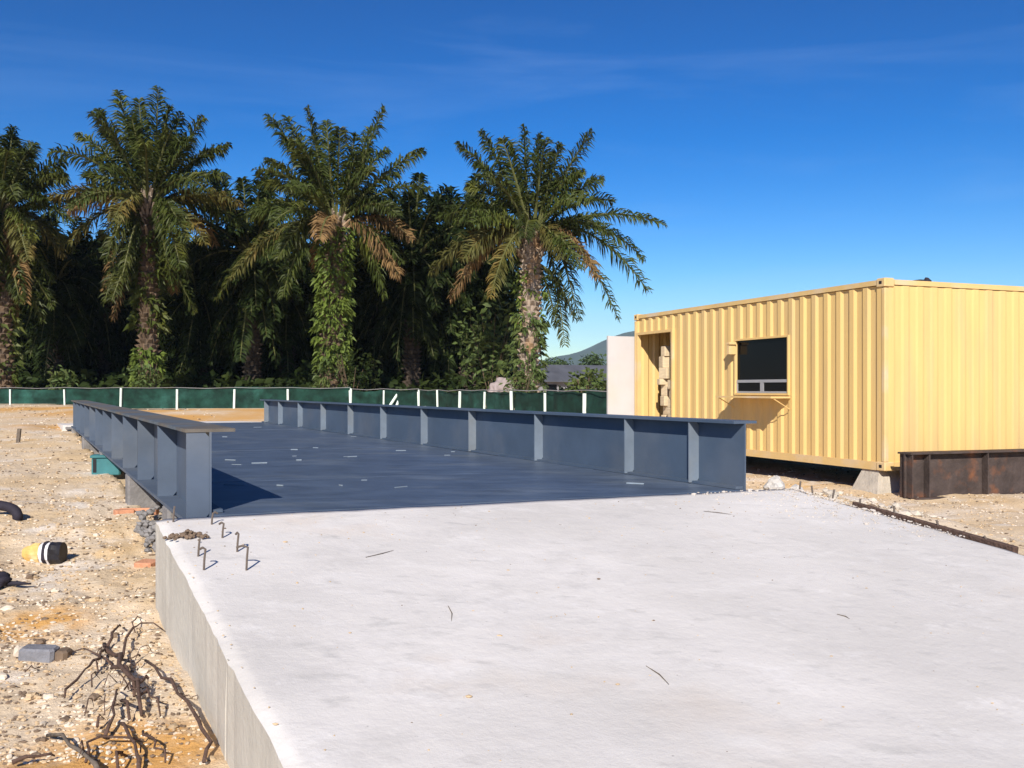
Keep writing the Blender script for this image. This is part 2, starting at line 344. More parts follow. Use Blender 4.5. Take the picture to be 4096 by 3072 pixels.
# ------------------------------------------------------------------ ground sheet
def make_ground():
    radii = [0.0]; r = 0.5
    while r < 4300:
        radii.append(r); r *= 1.012+0.05*sm(25, 300, r)+ (0.03 if r < 2.2 else 0)
    angs = []
    a = -180.0
    while a < 180-1e-6:
        angs.append(a); aa = abs(a+ (0.0))
        a += 0.2 if -36 <= a < 34 else 4.0
    n = len(angs); mb = MB(); mb.v.append((0, 0, ground_z(0, 0)))
    for r in radii[1:]:
        for a in angs:
            x, y = r*math.sin(R(a)), r*math.cos(R(a)); mb.v.append((x, y, ground_z(x, y)))
    for k in range(n): mb.f.append((0, 1+(k+1) % n, 1+k))
    for i in range(len(radii)-2):
        b = 1+i*n
        for k in range(n): mb.f.append((b+k, b+(k+1) % n, b+n+(k+1) % n, b+n+k))
    o = mb.build('ground', SAND, smooth=True); structure(o)
make_ground()

# far wooded hill
def make_hill():
    mb = MB(); nx, ny = 90, 16
    x0, x1, y0, y1 = -900, 2600, 2600, 3900
    for j in range(ny+1):
        for i in range(nx+1):
            x = x0+(x1-x0)*i/nx; y = y0+(y1-y0)*j/ny
            ridge = math.exp(-((x-560)/420)**2)*205+math.exp(-((x-1500)/600)**2)*150+math.exp(-((x+300)/500)**2)*70
            z = ridge*math.sin(math.pi*j/ny)**1.0
            z += noise.noise(Vector((x*.006, y*.006, 1)))*18*(z/200)+noise.noise(Vector((x*.02, y*.02, 3)))*8*min(1, z/80)
            mb.v.append((x, y, z-3))
    for j in range(ny):
        for i in range(nx):
            b = j*(nx+1)+i; mb.f.append((b, b+1, b+nx+2, b+nx+1))
    structure(mb.build('hill', HILLM, smooth=True))
make_hill()

# ------------------------------------------------------------------ ramp slab
def make_slab():
    mb = MB(); nt_, nc = 90, 70; d = SB-SA
    def P(t, c):
        p = SA+d*c-AX*t; z = DZ-.004-RAMP*t
        z += .004*noise.noise(Vector((p.x*2, p.y*2, 0)))+.0025*noise.noise(Vector((p.x*7, p.y*7, 0)))
        return p, z
    top = []
    for i in range(nt_+1):
        for j in range(nc+1):
            t = RLEN*i/nt_; c = j/nc; p, z = P(t, c)
            if j in (0, nc):                         # ragged, slightly rounded arris
                w = .010*noise.noise(Vector((t*3, c*9, 2)))+.006*noise.noise(Vector((t*11, c*9, 4)))
                p = p+AC*w; z -= .012+.012*noise.noise(Vector((t*5, c, 7)))
            mb.v.append((p.x, p.y, z))
    for i in range(nt_):
        for j in range(nc):
            a = i*(nc+1)+j; mb.f.append((a, a+nc+1, a+nc+2, a+1))
    base = len(mb.v)
    rim = [(i, 0) for i in range(nt_+1)]+[(nt_, j) for j in range(1, nc+1)]+[(i, nc) for i in range(nt_-1, -1, -1)]+[(0, j) for j in range(nc-1, 0, -1)]
    for (i, j) in rim:
        v = mb.v[i*(nc+1)+j]; mb.v.append((v[0], v[1], -.25))
    nf = len(mb.f); m = len(rim)
    for k in range(m):
        a = rim[k][0]*(nc+1)+rim[k][1]; k2 = (k+1) % m; b = rim[k2][0]*(nc+1)+rim[k2][1]
        mb.f.append((a, base+k, base+k2, b))
    o = mb.build('approach_ramp', [CONC, FORMED], smooth=False)
    for p in o.data.polygons:
        if p.index >= nf: p.material_index = 1
        else: p.use_smooth = True
    tag(o, 'pale concrete approach ramp rising to the steel weighbridge deck', 'ramp')
    # lip of mortar along the pour joint in the ramp's side
    mb = MB(); p = SA-AX*2.2-AC*.001
    pts = [p+Vector((0, 0, z))+AX*(.012*math.sin(z*9)) for z in (-.05, .1, .2, .3, .4, .497)]
    mb.tube(pts, [.006, .009, .006, .008, .006, .004], 6)
    mb.build('joint_ridge', FORMED, o)
    return o
SLAB = make_slab()
def slab_pt(t, c, dz=0):
    p = SA+(SB-SA)*c-AX*t; return Vector((p.x, p.y, DZ-.004-RAMP*t+dz))
def slab_px(x, y):
    """point on the ramp seen at a picture pixel"""
    d = Vector(((x-CX)/F, 1, -(y-HY)/F)); Y = 2.0
    for _ in range(2000):
        t, c = slab_tc(d.x*Y, Y)
        if EYE+d.z*Y <= DZ-.004-RAMP*t: break
        Y += .005
    return Vector((d.x*Y, Y, EYE+d.z*Y))

# ------------------------------------------------------------------ weighbridge
def frame(o, x=AX, y=None):
    y = Vector((-x.y, x.x, 0)); M = Matrix(((x.x, y.x, 0, o.x), (x.y, y.y, 0, o.y), (0, 0, 1, o.z), (0, 0, 0, 1))); return M
# local: +X along the axis away, +Y to the left, Z up
def make_bridge():
    root = thing('weighbridge', 'blue grey steel weighbridge with raised side girders above the sand', 'weighbridge', (LN.x, LN.y, 0))
    inv = Vector((LN.x, LN.y, 0))
    def put(mb, name, m, parent=root, **k):
        o = mb.build(name, m, None, loc=inv, **k); o.location = (0, 0, 0); o.parent = parent; return o
    for side, (org, L0) in enumerate(((LN, GL), (RN, GL))):
        M = frame(org); w = .145 if side == 0 else .11; m = DUSTY if side == 0 else STEEL
        mb = MB(); mb.box((0, -.006, .722), (L0, .006, GTOP-.020), M); web = put(mb, 'girder_web', m)
        mb = MB(); mb.box((0, -w, GTOP-.020), (L0, w, GTOP), M); put(mb, 'top_flange', RUSTTOP if side == 0 else STEEL)
        mb = MB(); mb.box((0, -w, .70), (L0, w, .722), M); put(mb, 'bottom_flange', m)
        sgn = -1 if side == 0 else 1
        ts = [.548, 1.454, 3.11, 4.75, 6.28, 7.9, 9.5, 11.1, 12.7, 14.3, 15.6]
        pl = [(t, sgn) for t in ts]
        if side == 0: pl = [(t+.2, sgn) for t in ts[1:]]+[(.012+1.38*i, 1) for i in range(12)]
        for t, sgn in pl:
            mb = MB(); y0, y1 = sorted((sgn*.0065, sgn*.102)); z0 = .758 if not (side == 0 and sgn > 0) else .7225
            # plate with clipped corners at the web
            ya, yb = sgn*.0065, sgn*(.102 if not (side == 0 and sgn > 0) else .138); z1 = GTOP-.021
            prof_ = [(ya, z0+.03), (ya+sgn*.025, z0), (yb, z0), (yb, z1), (ya+sgn*.025, z1), (ya, z1-.03)]
            vs = [M @ Vector((t+dx, y, z)) for dx in (-.006, .006) for (y, z) in prof_]
            fs = [tuple(range(5, -1, -1)), tuple(range(6, 12))]+[(i, (i+1) % 6, 6+(i+1) % 6, 6+i) for i in range(6)]
            mb.add(vs, fs); put(mb, 'stiffener', m if sgn > 0 and side == 0 else STIFF_LIT)
        sgn = -1 if side == 0 else 1
        mb = MB(); mb.box((0.02, min(sgn*.007, sgn*.075), .7525), (L0-.02, max(sgn*.007, sgn*.075), .772), M); put(mb, 'kick_angle', STEEL)
    # deck plates
    nplate = 8; d = RN-LN; n0 = (SA+(SB-SA)*((LN-SA).dot(SB-SA)/(SB-SA).length_squared))
    for i in range(nplate):
        mb = MB(); a = GL/nplate*i+(.004 if i else -.07); b = GL/nplate*(i+1)-.004
        zz = DZ+.0015*math.sin(i*2.3)
        cs = [LN+AC*.007+AX*a, RN-AC*.007+AX*(a if i else -.02), RN-AC*.007+AX*b, LN+AC*.007+AX*b]
        vs = [(p.x, p.y, zz-.014) for p in cs]+[(p.x, p.y, zz) for p in cs]
        mb.add(vs, [(3, 2, 1, 0), (4, 5, 6, 7), (0, 1, 5, 4), (1, 2, 6, 5), (2, 3, 7, 6), (3, 0, 4, 7)])
        put(mb, 'deck_plate', DECK)
    # floor beams under the deck
    for i in range(9):
        t = .15+i*(GL-.3)/8; mb = MB(); cs = [LN+AC*.01+AX*t, RN-AC*.01+AX*t]
        p, q = cs; u = AX*.05
        vs = [(v.x, v.y, z) for z in (.56, .733) for v in (p-u, q-u, q+u, p+u)]
        mb.add(vs, [(3, 2, 1, 0), (4, 5, 6, 7), (0, 1, 5, 4), (1, 2, 6, 5), (2, 3, 7, 6), (3, 0, 4, 7)]); put(mb, 'floor_beam', STEEL)
    # base plate at the far end of the left girder
    mb = MB(); mb.box((GL-.25, -.2, .66), (GL+.1, .25, .699), frame(LN)); put(mb, 'bearing_plate', PLINTH)
    return root
make_bridge()
# foundation plinths
PL_L = [(0.9, .30, 'closest to the ramp'), (3.65, .26, 'second from the ramp'), (7.3, .30, 'next to the teal crate'), (11.5, .3, 'second from the far end'), (15.6, .35, 'at the far end')]
for t, w, where in PL_L:
    p = LN+AX*t-AC*.0; mb = MB(); zg = ground_z(p.x-.2, p.y)
    mb.cham((-w/2, -.14, min(zg, .34)-.25), (w/2, .15, .701), .02, frame(p))
    tag(mb.build('concrete_plinth', PLINTH, loc=Vector((p.x, p.y, 0))), 'dark grey concrete plinth under left girder, '+where, 'plinth', 'plinths under the weighbridge')
for t in (0.5, 4, 8, 12, 15.6):
    p = RN+AX*t; mb = MB(); mb.cham((-.17, -.15, -.1), (.17, .15, .701), .02, frame(p))
    tag(mb.build('concrete_plinth', PLINTH, loc=Vector((p.x, p.y, 0))), 'dark grey concrete plinth hidden under the right girder', 'plinth', 'plinths under the right girder')
# far approach ramp
p0 = LN+AX*(GL+.05)-AC*.3; p1 = RN+AX*(GL+.05)+AC*.3; mb = MB()
vs = [(p0.x, p0.y, .74), (p1.x, p1.y, .74)]+[((q+AX*5).x, (q+AX*5).y, .62) for q in (p1, p0)]
vs = [(v[0], v[1], 0) for v in vs]+vs
mb.add(vs, [(3, 2, 1, 0), (4, 5, 6, 7), (0, 1, 5, 4), (1, 2, 6, 5), (2, 3, 7, 6), (3, 0, 4, 7)])
tag(mb.build('far_approach_ramp', CONC), 'pale concrete slab beyond the weighbridge far end', 'ramp')
# pale litter on the deck
mb = MB()
for i in range(30):
    t = .3+15*rng.random()**1.3; c = rng.uniform(.1, .95); p = LN+(RN-LN)*c+AX*t; a = rng.gauss(-.2, .5)
    l = rng.uniform(.02, .085); w = rng.uniform(.003, .008); M = Matrix.Translation((p.x, p.y, DZ+.002)) @ Matrix.Rotation(a, 4, 'Z')
    mb.box((-l, -w, 0), (l, w, rng.uniform(.004, .012)), M)
tag(mb.build('paint_flakes', mat('pale_flake', (.20, .245, .30), .2, 9, .7)), 'pale flakes and strips littering the blue steel deck', 'litter', kind='stuff')

# ------------------------------------------------------------------ container
CYAW = R(21.6); CL, CW = 6.82, 2.95; CZ0, CZ1 = 0.406, 2.956
CO = Vector((4.947, 12.6, 0))
CM = Matrix(((-math.sin(CYAW), math.cos(CYAW), 0, CO.x), (math.cos(CYAW), math.sin(CYAW), 0, CO.y), (0, 0, 1, 0), (0, 0, 0, 1)))
# local u (X): away along the long side, v (Y): to the right along the short end, Z up.  (left handed frame -> keep faces two sided)
def cpt(u, v, z): return CM @ Vector((u, v, z))
def make_container():
    root = thing('shipping_container', 'yellow corrugated shipping container with cut window and doorway', 'container', (CO.x, CO.y, CZ0))
    org = Vector((CO.x, CO.y, CZ0))
    def put(mb, name, m, parent=root, off=None):
        mb.v = [tuple(CM @ Vector(v)) for v in mb.v]; mb.f = [tuple(reversed(f)) for f in mb.f]
        o = mb.build(name, m, None, loc=org); o.location = (0, 0, 0); o.parent = parent; return o
    def profile(L, pitch=.262, depth=.027):
        n = max(1, round((L-.04)/pitch)); p = (L-.04)/n; out = [(0.0, 0.0)]; x = .02
        for i in range(n):
            out += [(x+p*.02, 0), (x+p*.27, 0), (x+p*.42, depth), (x+p*.80, depth), (x+p*.95, 0)]; x += p
        out.append((L, 0)); return out
    def wall(L, mapper, z0, z1, openings, name, depth=.027, mt=YELLOW):
        pr = profile(L, depth=depth)
        cuts = sorted({o[0] for o in openings} | {o[1] for o in openings})
        for c in cuts:
            for k in range(len(pr)-1):
                (a, da), (b, db) = pr[k], pr[k+1]
                if a < c < b: pr.insert(k+1, (c, da+(db-da)*(c-a)/(b-a))); break
        mb = MB(); th = .003
        for (a, da), (b, db) in zip(pr, pr[1:]):
            spans = [(z0, z1)]; mid = (a+b)/2
            for (o0, o1, oz0, oz1) in openings:
                if o0 < mid < o1:
                    spans = [s for s in ((z0, oz0), (oz1, z1)) if s[1]-s[0] > .01]
            for (s0, s1) in spans:
                vs = [mapper(a, da, s0), mapper(b, db, s0), mapper(b, db, s1), mapper(a, da, s1),
                      mapper(a, da+th, s0), mapper(b, db+th, s0), mapper(b, db+th, s1), mapper(a, da+th, s1)]
                mb.add(vs, [(0, 1, 2, 3), (7, 6, 5, 4), (0, 4, 5, 1), (3, 2, 6, 7)])
        return put(mb, name, mt)
    p = .07
    WIN = (2.02, 3.37, 1.43, 2.29); DOOR = (5.41, 6.67, .56, 2.56)
    wz0, wz1 = CZ0+.10, CZ1-.075
    wall(CL-2*p, lambda s, d, z: (p+s, .012+d, z), wz0, wz1, [tuple((WIN[0]-p, WIN[1]-p, WIN[2], WIN[3])), (DOOR[0]-p, DOOR[1]-p, DOOR[2], DOOR[3])], 'side_wall')
    wall(CL-2*p, lambda s, d, z: (p+s, CW-.012-d, z), wz0, wz1, [], 'side_wall')
    wall(CW-2*p, lambda s, d, z: (.012+d, p+s, z), wz0, wz1, [], 'end_wall', .008)
    wall(CW-2*p, lambda s, d, z: (CL-.012-d, p+s, z), wz0, wz1, [], 'end_wall')
    # roof with shallow cross ribs
    mb = MB(); pr = profile(CL-.1, .24, .018)
    for (a, da), (b, db) in zip(pr, pr[1:]):
        za, zb = CZ1-.012-da, CZ1-.012-db
        vs = [(.05+a, .05, za), (.05+b, .05, zb), (.05+b, CW-.05, zb), (.05+a, CW-.05, za)]
        mb.add(vs+[(x, y, z-.004) for x, y, z in vs], [(0, 1, 2, 3), (7, 6, 5, 4)])
    put(mb, 'roof', ROOFM)
    mb = MB(); mb.box((.06, .06, CZ0+.11), (CL-.06, CW-.06, CZ0+.15)); put(mb, 'floor', PLY)
    mb = MB()
    for i in range(14): mb.box((.3+i*.46, .07, CZ0+.01), (.36+i*.46, CW-.07, CZ0+.109))
    put(mb, 'floor_joists', RUST)
    for (u, v) in ((0, 0), (0, CW-p), (CL-p, 0), (CL-p, CW-p)):
        mb = MB(); mb.cham((u, v, CZ0+.119), (u+p, v+p, CZ1-.111), .012); put(mb, 'corner_post', YTRIM)
        for z in (CZ0, CZ1-.11):
            du = -.006; mb = MB(); uu = u-.008 if u == 0 else u-.09; vv = v-.008 if v == 0 else v-.09
            zz = z if z == CZ0 else z+.012
            mb.cham((uu, vv, zz), (uu+.168, vv+.168, zz+.118), .016); cc = put(mb, 'corner_casting', YTRIM)
            if v == 0:
                mb = MB(); mb.cham((uu+.05, vv-.003, zz+.035), (uu+.12, vv+.02, zz+.085), .012); put(mb, 'casting_hole', BLACKP, cc)
    for v in (0, CW-.05):
        mb = MB(); mb.box((p+.09, v, CZ1-.068), (CL-p-.09, v+.05, CZ1)); put(mb, 'top_rail', YTRIM)
        mb = MB(); mb.box((p+.09, v, CZ0+.002), (CL-p-.09, v+.05, CZ0+.112)); put(mb, 'bottom_rail', YTRIM)
    for u in (0, CL-.05):
        mb = MB(); mb.box((u, p+.09, CZ1-.068), (u+.05, CW-p-.09, CZ1)); put(mb, 'top_rail', YTRIM)
        mb = MB(); mb.box((u, p+.09, CZ0+.002), (u+.05, CW-p-.09, CZ0+.112)); put(mb, 'bottom_rail', YTRIM)
    # window: steel surround, aluminium lower lights, serving flap
    u0, u1, z0, z1 = WIN
    mb = MB(); fr = .03
    mb.box((u0-fr, -.016, z0-fr), (u0, .075, z1+fr)); mb.box((u1, -.016, z0-fr), (u1+fr, .075, z1+fr))
    mb.box((u0+.0005, -.014, z1), (u1-.0005, .075, z1+fr)); mb.box((u0+.0005, -.014, z0-fr), (u1-.0005, .075, z0))
    win = put(mb, 'window', YELLOW); win['label'] = 'square window with dark panes and low aluminium lights'
    mb = MB(); g = .035
    mb.box((u0+.002, .01, z0+.001), (u1-.002, .05, z0+.03)); mb.box((u0+.002, .008, z0+.17), (u1-.002, .052, z0+.215))
    mb.box(((u0+u1)/2-.05, .009, z0+.03), ((u0+u1)/2+.03, .051, z0+.17)); mb.box((u0+.002, .0095, z0+.03), (u0+.032, .0505, z0+.17)); mb.box((u1-.032, .0095, z0+.03), (u1-.002, .0505, z0+.17))
    put(mb, 'window_frame', ALU, win)
    for a, b in ((u0+.032, (u0+u1)/2-.05), ((u0+u1)/2+.03, u1-.032)):
        mb = MB(); mb.box((a, .026, z0+.03), (b, .032, z0+.17)); put(mb, 'pane', GLASS, win)
    mb = MB(); mb.box((u0+.002, .030, z0+.216), (u1-.002, .036, z1-.002)); put(mb, 'pane', GLASS, win)  # dark pane closing the upper part of the window
    mb = MB(); mb.box((u0-.06, -.36, z0-.075), (u1+.06, .0, z0-.047)); fl = put(mb, 'serving_flap', YTRIM)
    for u in (u0-.05, u1+.03):
        mb = MB(); mb.tube([(u+.01, -.002, z0-.24), (u+.01, -.30, z0-.078)], .008, 6); put(mb, 'flap_stay', YTRIM, fl)
    mb = MB(); mb.box((u1-.02, -.15, z1-.22), (u1+.035, -.016, z1-.02)); mb.box((u1-.05, -.16, z1-.06), (u1+.05, -.02, z1-.03)); put(mb, 'hinge_bracket', YTRIM)
    # doorway surround
    u0, u1, z0, z1 = DOOR; mb = MB()
    mb.box((u0-.05, -.012, z0), (u0, .07, z1+.05)); mb.box((u1, -.012, z0), (u1+.05, .07, z1+.05)); mb.box((u0+.0005, -.010, z1), (u1-.0005, .07, z1+.05))
    dr = put(mb, 'door_frame', YTRIM); dr['label'] = 'open doorway frame near the far end'
    return root
make_container()
# what carries the container
for (u, v, nm) in ((.30, .22, 'pale tapered concrete block under container corner beside rusty beam'), (.25, CW-.25, 'concrete block under container corner behind rusty beam'), (CL-.3, .25, 'concrete block under the container far corner by white panel'), (CL-.3, CW-.25, 'concrete block under the container hidden rear corner')):
    p = cpt(u, v, 0); zg = ground_z(p.x, p.y)-.08; mb = MB(); zt = CZ0+.001
    lo = [(-.34, -.28), (.34, -.28), (.34, .28), (-.34, .28)]; k = .55
    vs = [(a+.02*noise.noise(Vector((a*9, b*9, 1))), b, zg) for a, b in lo]+[(a*k, b*k, zt) for a, b in lo]
    vs = [(p.x-p.x+x*math.cos(CYAW)-y*math.sin(CYAW)+p.x, p.y+x*math.sin(CYAW)+y*math.cos(CYAW), z) for x, y, z in vs]
    mb.add(vs, [(3, 2, 1, 0), (4, 5, 6, 7), (0, 1, 5, 4), (1, 2, 6, 5), (2, 3, 7, 6), (3, 0, 4, 7)])
    tag(mb.build('support_block', BLOCKC, loc=Vector((p.x, p.y, zg))), nm, 'block', 'blocks carrying the container')
# rusty beam in front of the container end
def make_beam():
    # local frame: X along v (right), Y towards the camera side
    bx = Vector((math.cos(CYAW-R(3)), math.sin(CYAW-R(3)), 0)); o = cpt(-.42, -.08, 0); M = frame(o, bx)
    zg = ground_z(o.x+1, o.y+.3)-.03; root = thing('rusty_steel_beam', 'deep rusty steel beam lying before the yellow container end', 'beam', (o.x, o.y, zg)); org = Vector((o.x, o.y, zg))
    def put(mb, n, m=RUST):
        ob = mb.build(n, m, None, loc=org); ob.location = (0, 0, 0); ob.parent = root; return ob
    h = .60; L = 4.6
    mb = MB(); mb.box((0, -.010, zg+.02), (L, .010, zg+h-.022), M); put(mb, 'web')
    mb = MB(); mb.box((0, -.12, zg+h-.022), (L, .12, zg+h), M); put(mb, 'top_flange')
    mb = MB(); mb.box((.08, -.12, zg), (L, .12, zg+.02), M); put(mb, 'bottom_flange')
    for t in (.03, .30, 1.25, 2.3, 3.4):
        for s in (-1, 1):
            mb = MB(); y0, y1 = sorted((s*.011, s*.112)); mb.box((t, y0, zg+.021), (t+.016, y1, zg+h-.023), M @ Matrix.Shear('YZ', 4, (0, 0)) if False else M); put(mb, 'stiffener')
    return root
make_beam()
# white upright panel at the far end
def make_panel():
    u = CL+.16; v0, v1 = -.50, .75; a = cpt(u, v0, 0); zg = ground_z(a.x, a.y)-.05
    root = thing('site_hoarding', 'plain off-white upright panel standing at far end of yellow container', 'panel', (a.x, a.y, zg)); org = Vector((a.x, a.y, zg)); zt = 2.55
    def put(mb, n, m):
        mb.v = [tuple(CM @ Vector(q)) for q in mb.v]; mb.f = [tuple(reversed(f)) for f in mb.f]
        ob = mb.build(n, m, None, loc=org); ob.location = (0, 0, 0); ob.parent = root
    mb = MB(); mb.box((u, v0, zg), (u+.045, v1, zt)); put(mb, 'board', WHITEP)
    for v in (v0-.004, v1-.03):
        mb = MB(); mb.box((u-.006, v, zg), (u+.05, v+.034, zt+.004)); put(mb, 'edge_rail', WHITEP)
    mb = MB(); mb.box((u+.05, v0+.5, zg), (u+.5, v0+.56, zg+.06)); mb.tube([(u+.05, v0+.53, 1.6), (u+.47, v0+.53, zg+.05)], .03); put(mb, 'prop', WHITEP)
make_panel()
# timber stacked in the doorway
k = 0
for col, (u, v) in enumerate(((6.02, .34), (5.66, .30))):
    z = CZ0+.151
    for i in range(10 if col == 0 else 7):
        h = rng.uniform(.10, .22); w = rng.uniform(.07, .14); d = rng.uniform(.12, .2)
        mb = MB(); uu = u+rng.uniform(-.04, .04); vv = v+rng.uniform(-.05, .05); a = rng.uniform(-.25, .25)
        M = CM @ Matrix.Translation((uu, vv, z)) @ Matrix.Rotation(a, 4, 'Z'); mb.cham((-w, -d, 0), (w, d, h), .015, M); mb.f = [tuple(reversed(f)) for f in mb.f]
        c = CM @ Vector((uu, vv, z)); tag(mb.build('timber_block', TIMBER, loc=c), 'rough pale timber block stacked inside the container doorway', 'timber', 'timber stacked in the container doorway'); z += h-.001
    if col == 0: ztop = z
for (du, dv, h, tl) in ((-.05, 0, .5, .06), (.1, .08, .3, -.12)):
    mb = MB(); b = cpt(6.02+du, .34+dv, ztop-.02); t = cpt(6.02+du+tl, .34+dv, ztop+h); mb.tube([b, (b+t)/2+Vector((.005, 0, 0)), t], [.022, .02, .02], 5)
    tag(mb.build('timber_stick', TIMBER, loc=b), 'thin pale stick upright on the timber stack in container doorway', 'stick', 'sticks in the container doorway')
# small dark bundle on the roof
p = cpt(.35, .95, CZ1-.014); mb = MB(); mb.lump((p.x, p.y, p.z+.035), (.16, .10, .05), 4, .3, 2); mb.lump((p.x+.1, p.y, p.z+.05), (.06, .06, .06), 6, .3, 2)
tag(mb.build('dark_bundle', BLACKC, smooth=True, loc=p), 'small dark bundle on roof edge of yellow container', 'bundle')

# ------------------------------------------------------------------ fence with green net
def make_fence():
    left = [atd(x, 878, 45) for x in (-330, -212, -95, 22, 140, 260, 382, 505, 622, 757)]
    Y0 = 41.2; right = [Vector((Y0*(-.098+.02452*i), Y0*(1-.0589*i), 0)) for i in range(0, 9)]
    def build(pts, label, tops):
        b = pts[0]; root = thing('net_fence', label, 'fence', (b.x, b.y, ground_z(b.x, b.y))); org = Vector((b.x, b.y, ground_z(b.x, b.y)))
        def put(mb, n, m, smooth=False):
            o = mb.build(n, m, None, smooth, loc=org); o.location = (0, 0, 0); o.parent = root
        for i, p in enumerate(pts):
            zg = ground_z(p.x, p.y)-.3; zt = tops+rng.uniform(-.06, .05); mb = MB(); r = .042 if rng.random() < .7 else .055
            lean = rng.uniform(-.04, .04)
            mb.tube([(p.x, p.y, zg), (p.x+lean*.5, p.y, (zg+zt)/2), (p.x+lean, p.y, zt)], r, 8); put(mb, 'post', POSTM)
        for i, (p, q) in enumerate(zip(pts, pts[1:])):
            mb = MB(); n, m = 14, 8; sag = rng.uniform(.01, .07); up = rng.uniform(-.03, .08); dirn = (q-p); nrm = Vector((-dirn.y, dirn.x, 0)).normalized()
            for s_ in range(2):
                for j in range(m+1):
                    for k in range(n+1):
                        f = k/n; g = j/m; c = p+dirn*f; zt = tops+up-sag*4*f*(1-f)+.05*noise.noise(Vector((f*4, i*3, 0))); zb = ground_z(c.x, c.y)+.05
                        w = .09*noise.noise(Vector((f*5+i*7, g*3, 1)))+.05*noise.noise(Vector((f*14+i*7, g*8, 2)))
                        c = c+nrm*(.08+w+s_*.012); mb.v.append((c.x, c.y, zb+(zt-zb)*g))
            off = (m+1)*(n+1)
            for j in range(m):
                for k in range(n):
                    a = j*(n+1)+k; mb.f.append((a, a+1, a+n+2, a+n+1)); mb.f.append((a+n+1+off, a+n+2+off, a+1+off, a+off))
            put(mb, 'net_panel', NET, True)
            mb = MB(); mb.tube([p+Vector((0, 0, 0)) if False else Vector((p.x, p.y, tops+.04)), Vector(((p.x+q.x)/2, (p.y+q.y)/2, tops+.02-sag*.5)), Vector((q.x, q.y, tops+.04))], .013, 5); put(mb, 'top_wire', PLAST)
        return root
    build(left, 'long green net fence on white posts below the palms', 1.52)
    build(right, 'green net fence on white posts running from palms towards container', 1.42)
    corner = [left[-1], Vector((-5.9, 43.6, 0)), right[0]]
    build(corner, 'short green net fence corner with leaning white poles', 1.46)
    # leaning poles
    for (xa, ya, xb, yb, w) in ((835, 882, 862, 846, 'left'), (866, 846, 878, 884, 'right'), (852, 880, 868, 850, 'middle')):
        a = atd(xa, ya, 42.6); b = atd(xb, yb, 42.9); a.z = min(a.z, ground_z(a.x, a.y)); mb = MB(); mb.tube([a, (a+b)/2, b], .06, 6)
        tag(mb.build('leaning_pole', POSTM, loc=a), 'white pole leaning into tripod before the green net', 'pole', 'leaning poles at the fence corner')
    p = atd(945, 878, 40.5); z = ground_z(p.x, p.y)
    mb = MB(); mb.tube([(p.x-.6, p.y, .70), (p.x, p.y-.05, .70), (p.x+.65, p.y, .71)], .06, 8)
    tag(mb.build('white_pipe', POSTM, loc=Vector((p.x, p.y, z))), 'white pipe lying level on trestles before the green net', 'pipe')
    mb = MB()
    for dx in (-.5, .5): mb.tube([(p.x+dx, p.y, z-.05), (p.x+dx, p.y, .66)], .04, 6)
    tag(mb.build('pipe_trestle', POSTM, loc=Vector((p.x, p.y, z))), 'low pale trestle holding up the white pipe', 'trestle')
make_fence()

# ------------------------------------------------------------------ oil palms
def frond(p0, tip, sag, rr, n=125, leaf=.95, w=.080, droop=.95, twist=None):
    """one palm frond: leaflet blades on a tapering stalk; returns (leaf mesh builder, stalk builder)"""
    p0 = Vector(p0); tip = Vector(tip); L = (tip-p0).length
    p1 = p0*.45+tip*.55+Vector((0, 0, sag*L)); mb = MB(); st = MB()
    def B(s): return p0*(1-s)**2+p1*2*s*(1-s)+tip*s*s
    def dB(s): return ((p1-p0)*(1-s)+(tip-p1)*s).normalized()
    st.tube([B(i/9) for i in range(10)], [.085*(1-i/9)**.8+.012 for i in range(10)], 5)
    tw = rr.uniform(-.5, .5) if twist is None else twist
    for i in range(n):
        s = .15+.85*(i/(n-1)); s = min(1, s+rr.uniform(-.004, .004)); P = B(s); T = dB(s)
        S = T.cross(Vector((0, 0, 1)))
        if S.length < .15: S = T.cross(Vector((math.cos(tw*6), math.sin(tw*6), 0)))
        S.normalize(); S = Matrix.Rotation(tw, 3, T) @ S; Nn = S.cross(T).normalized()
        l = leaf*(math.sin(math.pi*min(1, (s-.10)/.92))**.55*.85+.18)*rr.uniform(.8, 1.12)
        for sd in (-1, 1):
            d = (T*rr.uniform(.40, .75)+S*sd*rr.uniform(.65, 1.0)+Nn*rr.uniform(-.7, .8)).normalized()
            m = P+d*l*.5; d2 = (d+Vector((0, 0, -droop*rr.uniform(.5, 1.5)))).normalized(); e = m+d2*l*.5
            wd = (T*.6+Vector((rr.uniform(-.6, .6), rr.uniform(-.6, .6), rr.uniform(-.6, .6)))); wd = (wd-d*wd.dot(d)).normalized()*w*.5*rr.uniform(.8, 1.2)
            b = len(mb.v); mb.v += [tuple(P-wd*.35), tuple(P+wd*.35), tuple(m+wd), tuple(m-wd), tuple(e)]
            mb.f += [(b, b+1, b+2, b+3), (b+3, b+2, b+4)]
    return mb, st
def both(mb, st):
    """leaf faces first, stalk faces after; returns builder and split index"""
    k = len(mb.f); mb.add(st.v, st.f); return mb, k
def finish(mb, k, name, m, parent, loc):
    o = mb.build(name, [m, RACH], None, loc=loc); o.location = (0, 0, 0); o.parent = parent
    idx = [0 if i < k else 1 for i in range(len(o.data.polygons))]
    if len(idx) == len(mb.f): o.data.polygons.foreach_set('material_index', idx)
    return o
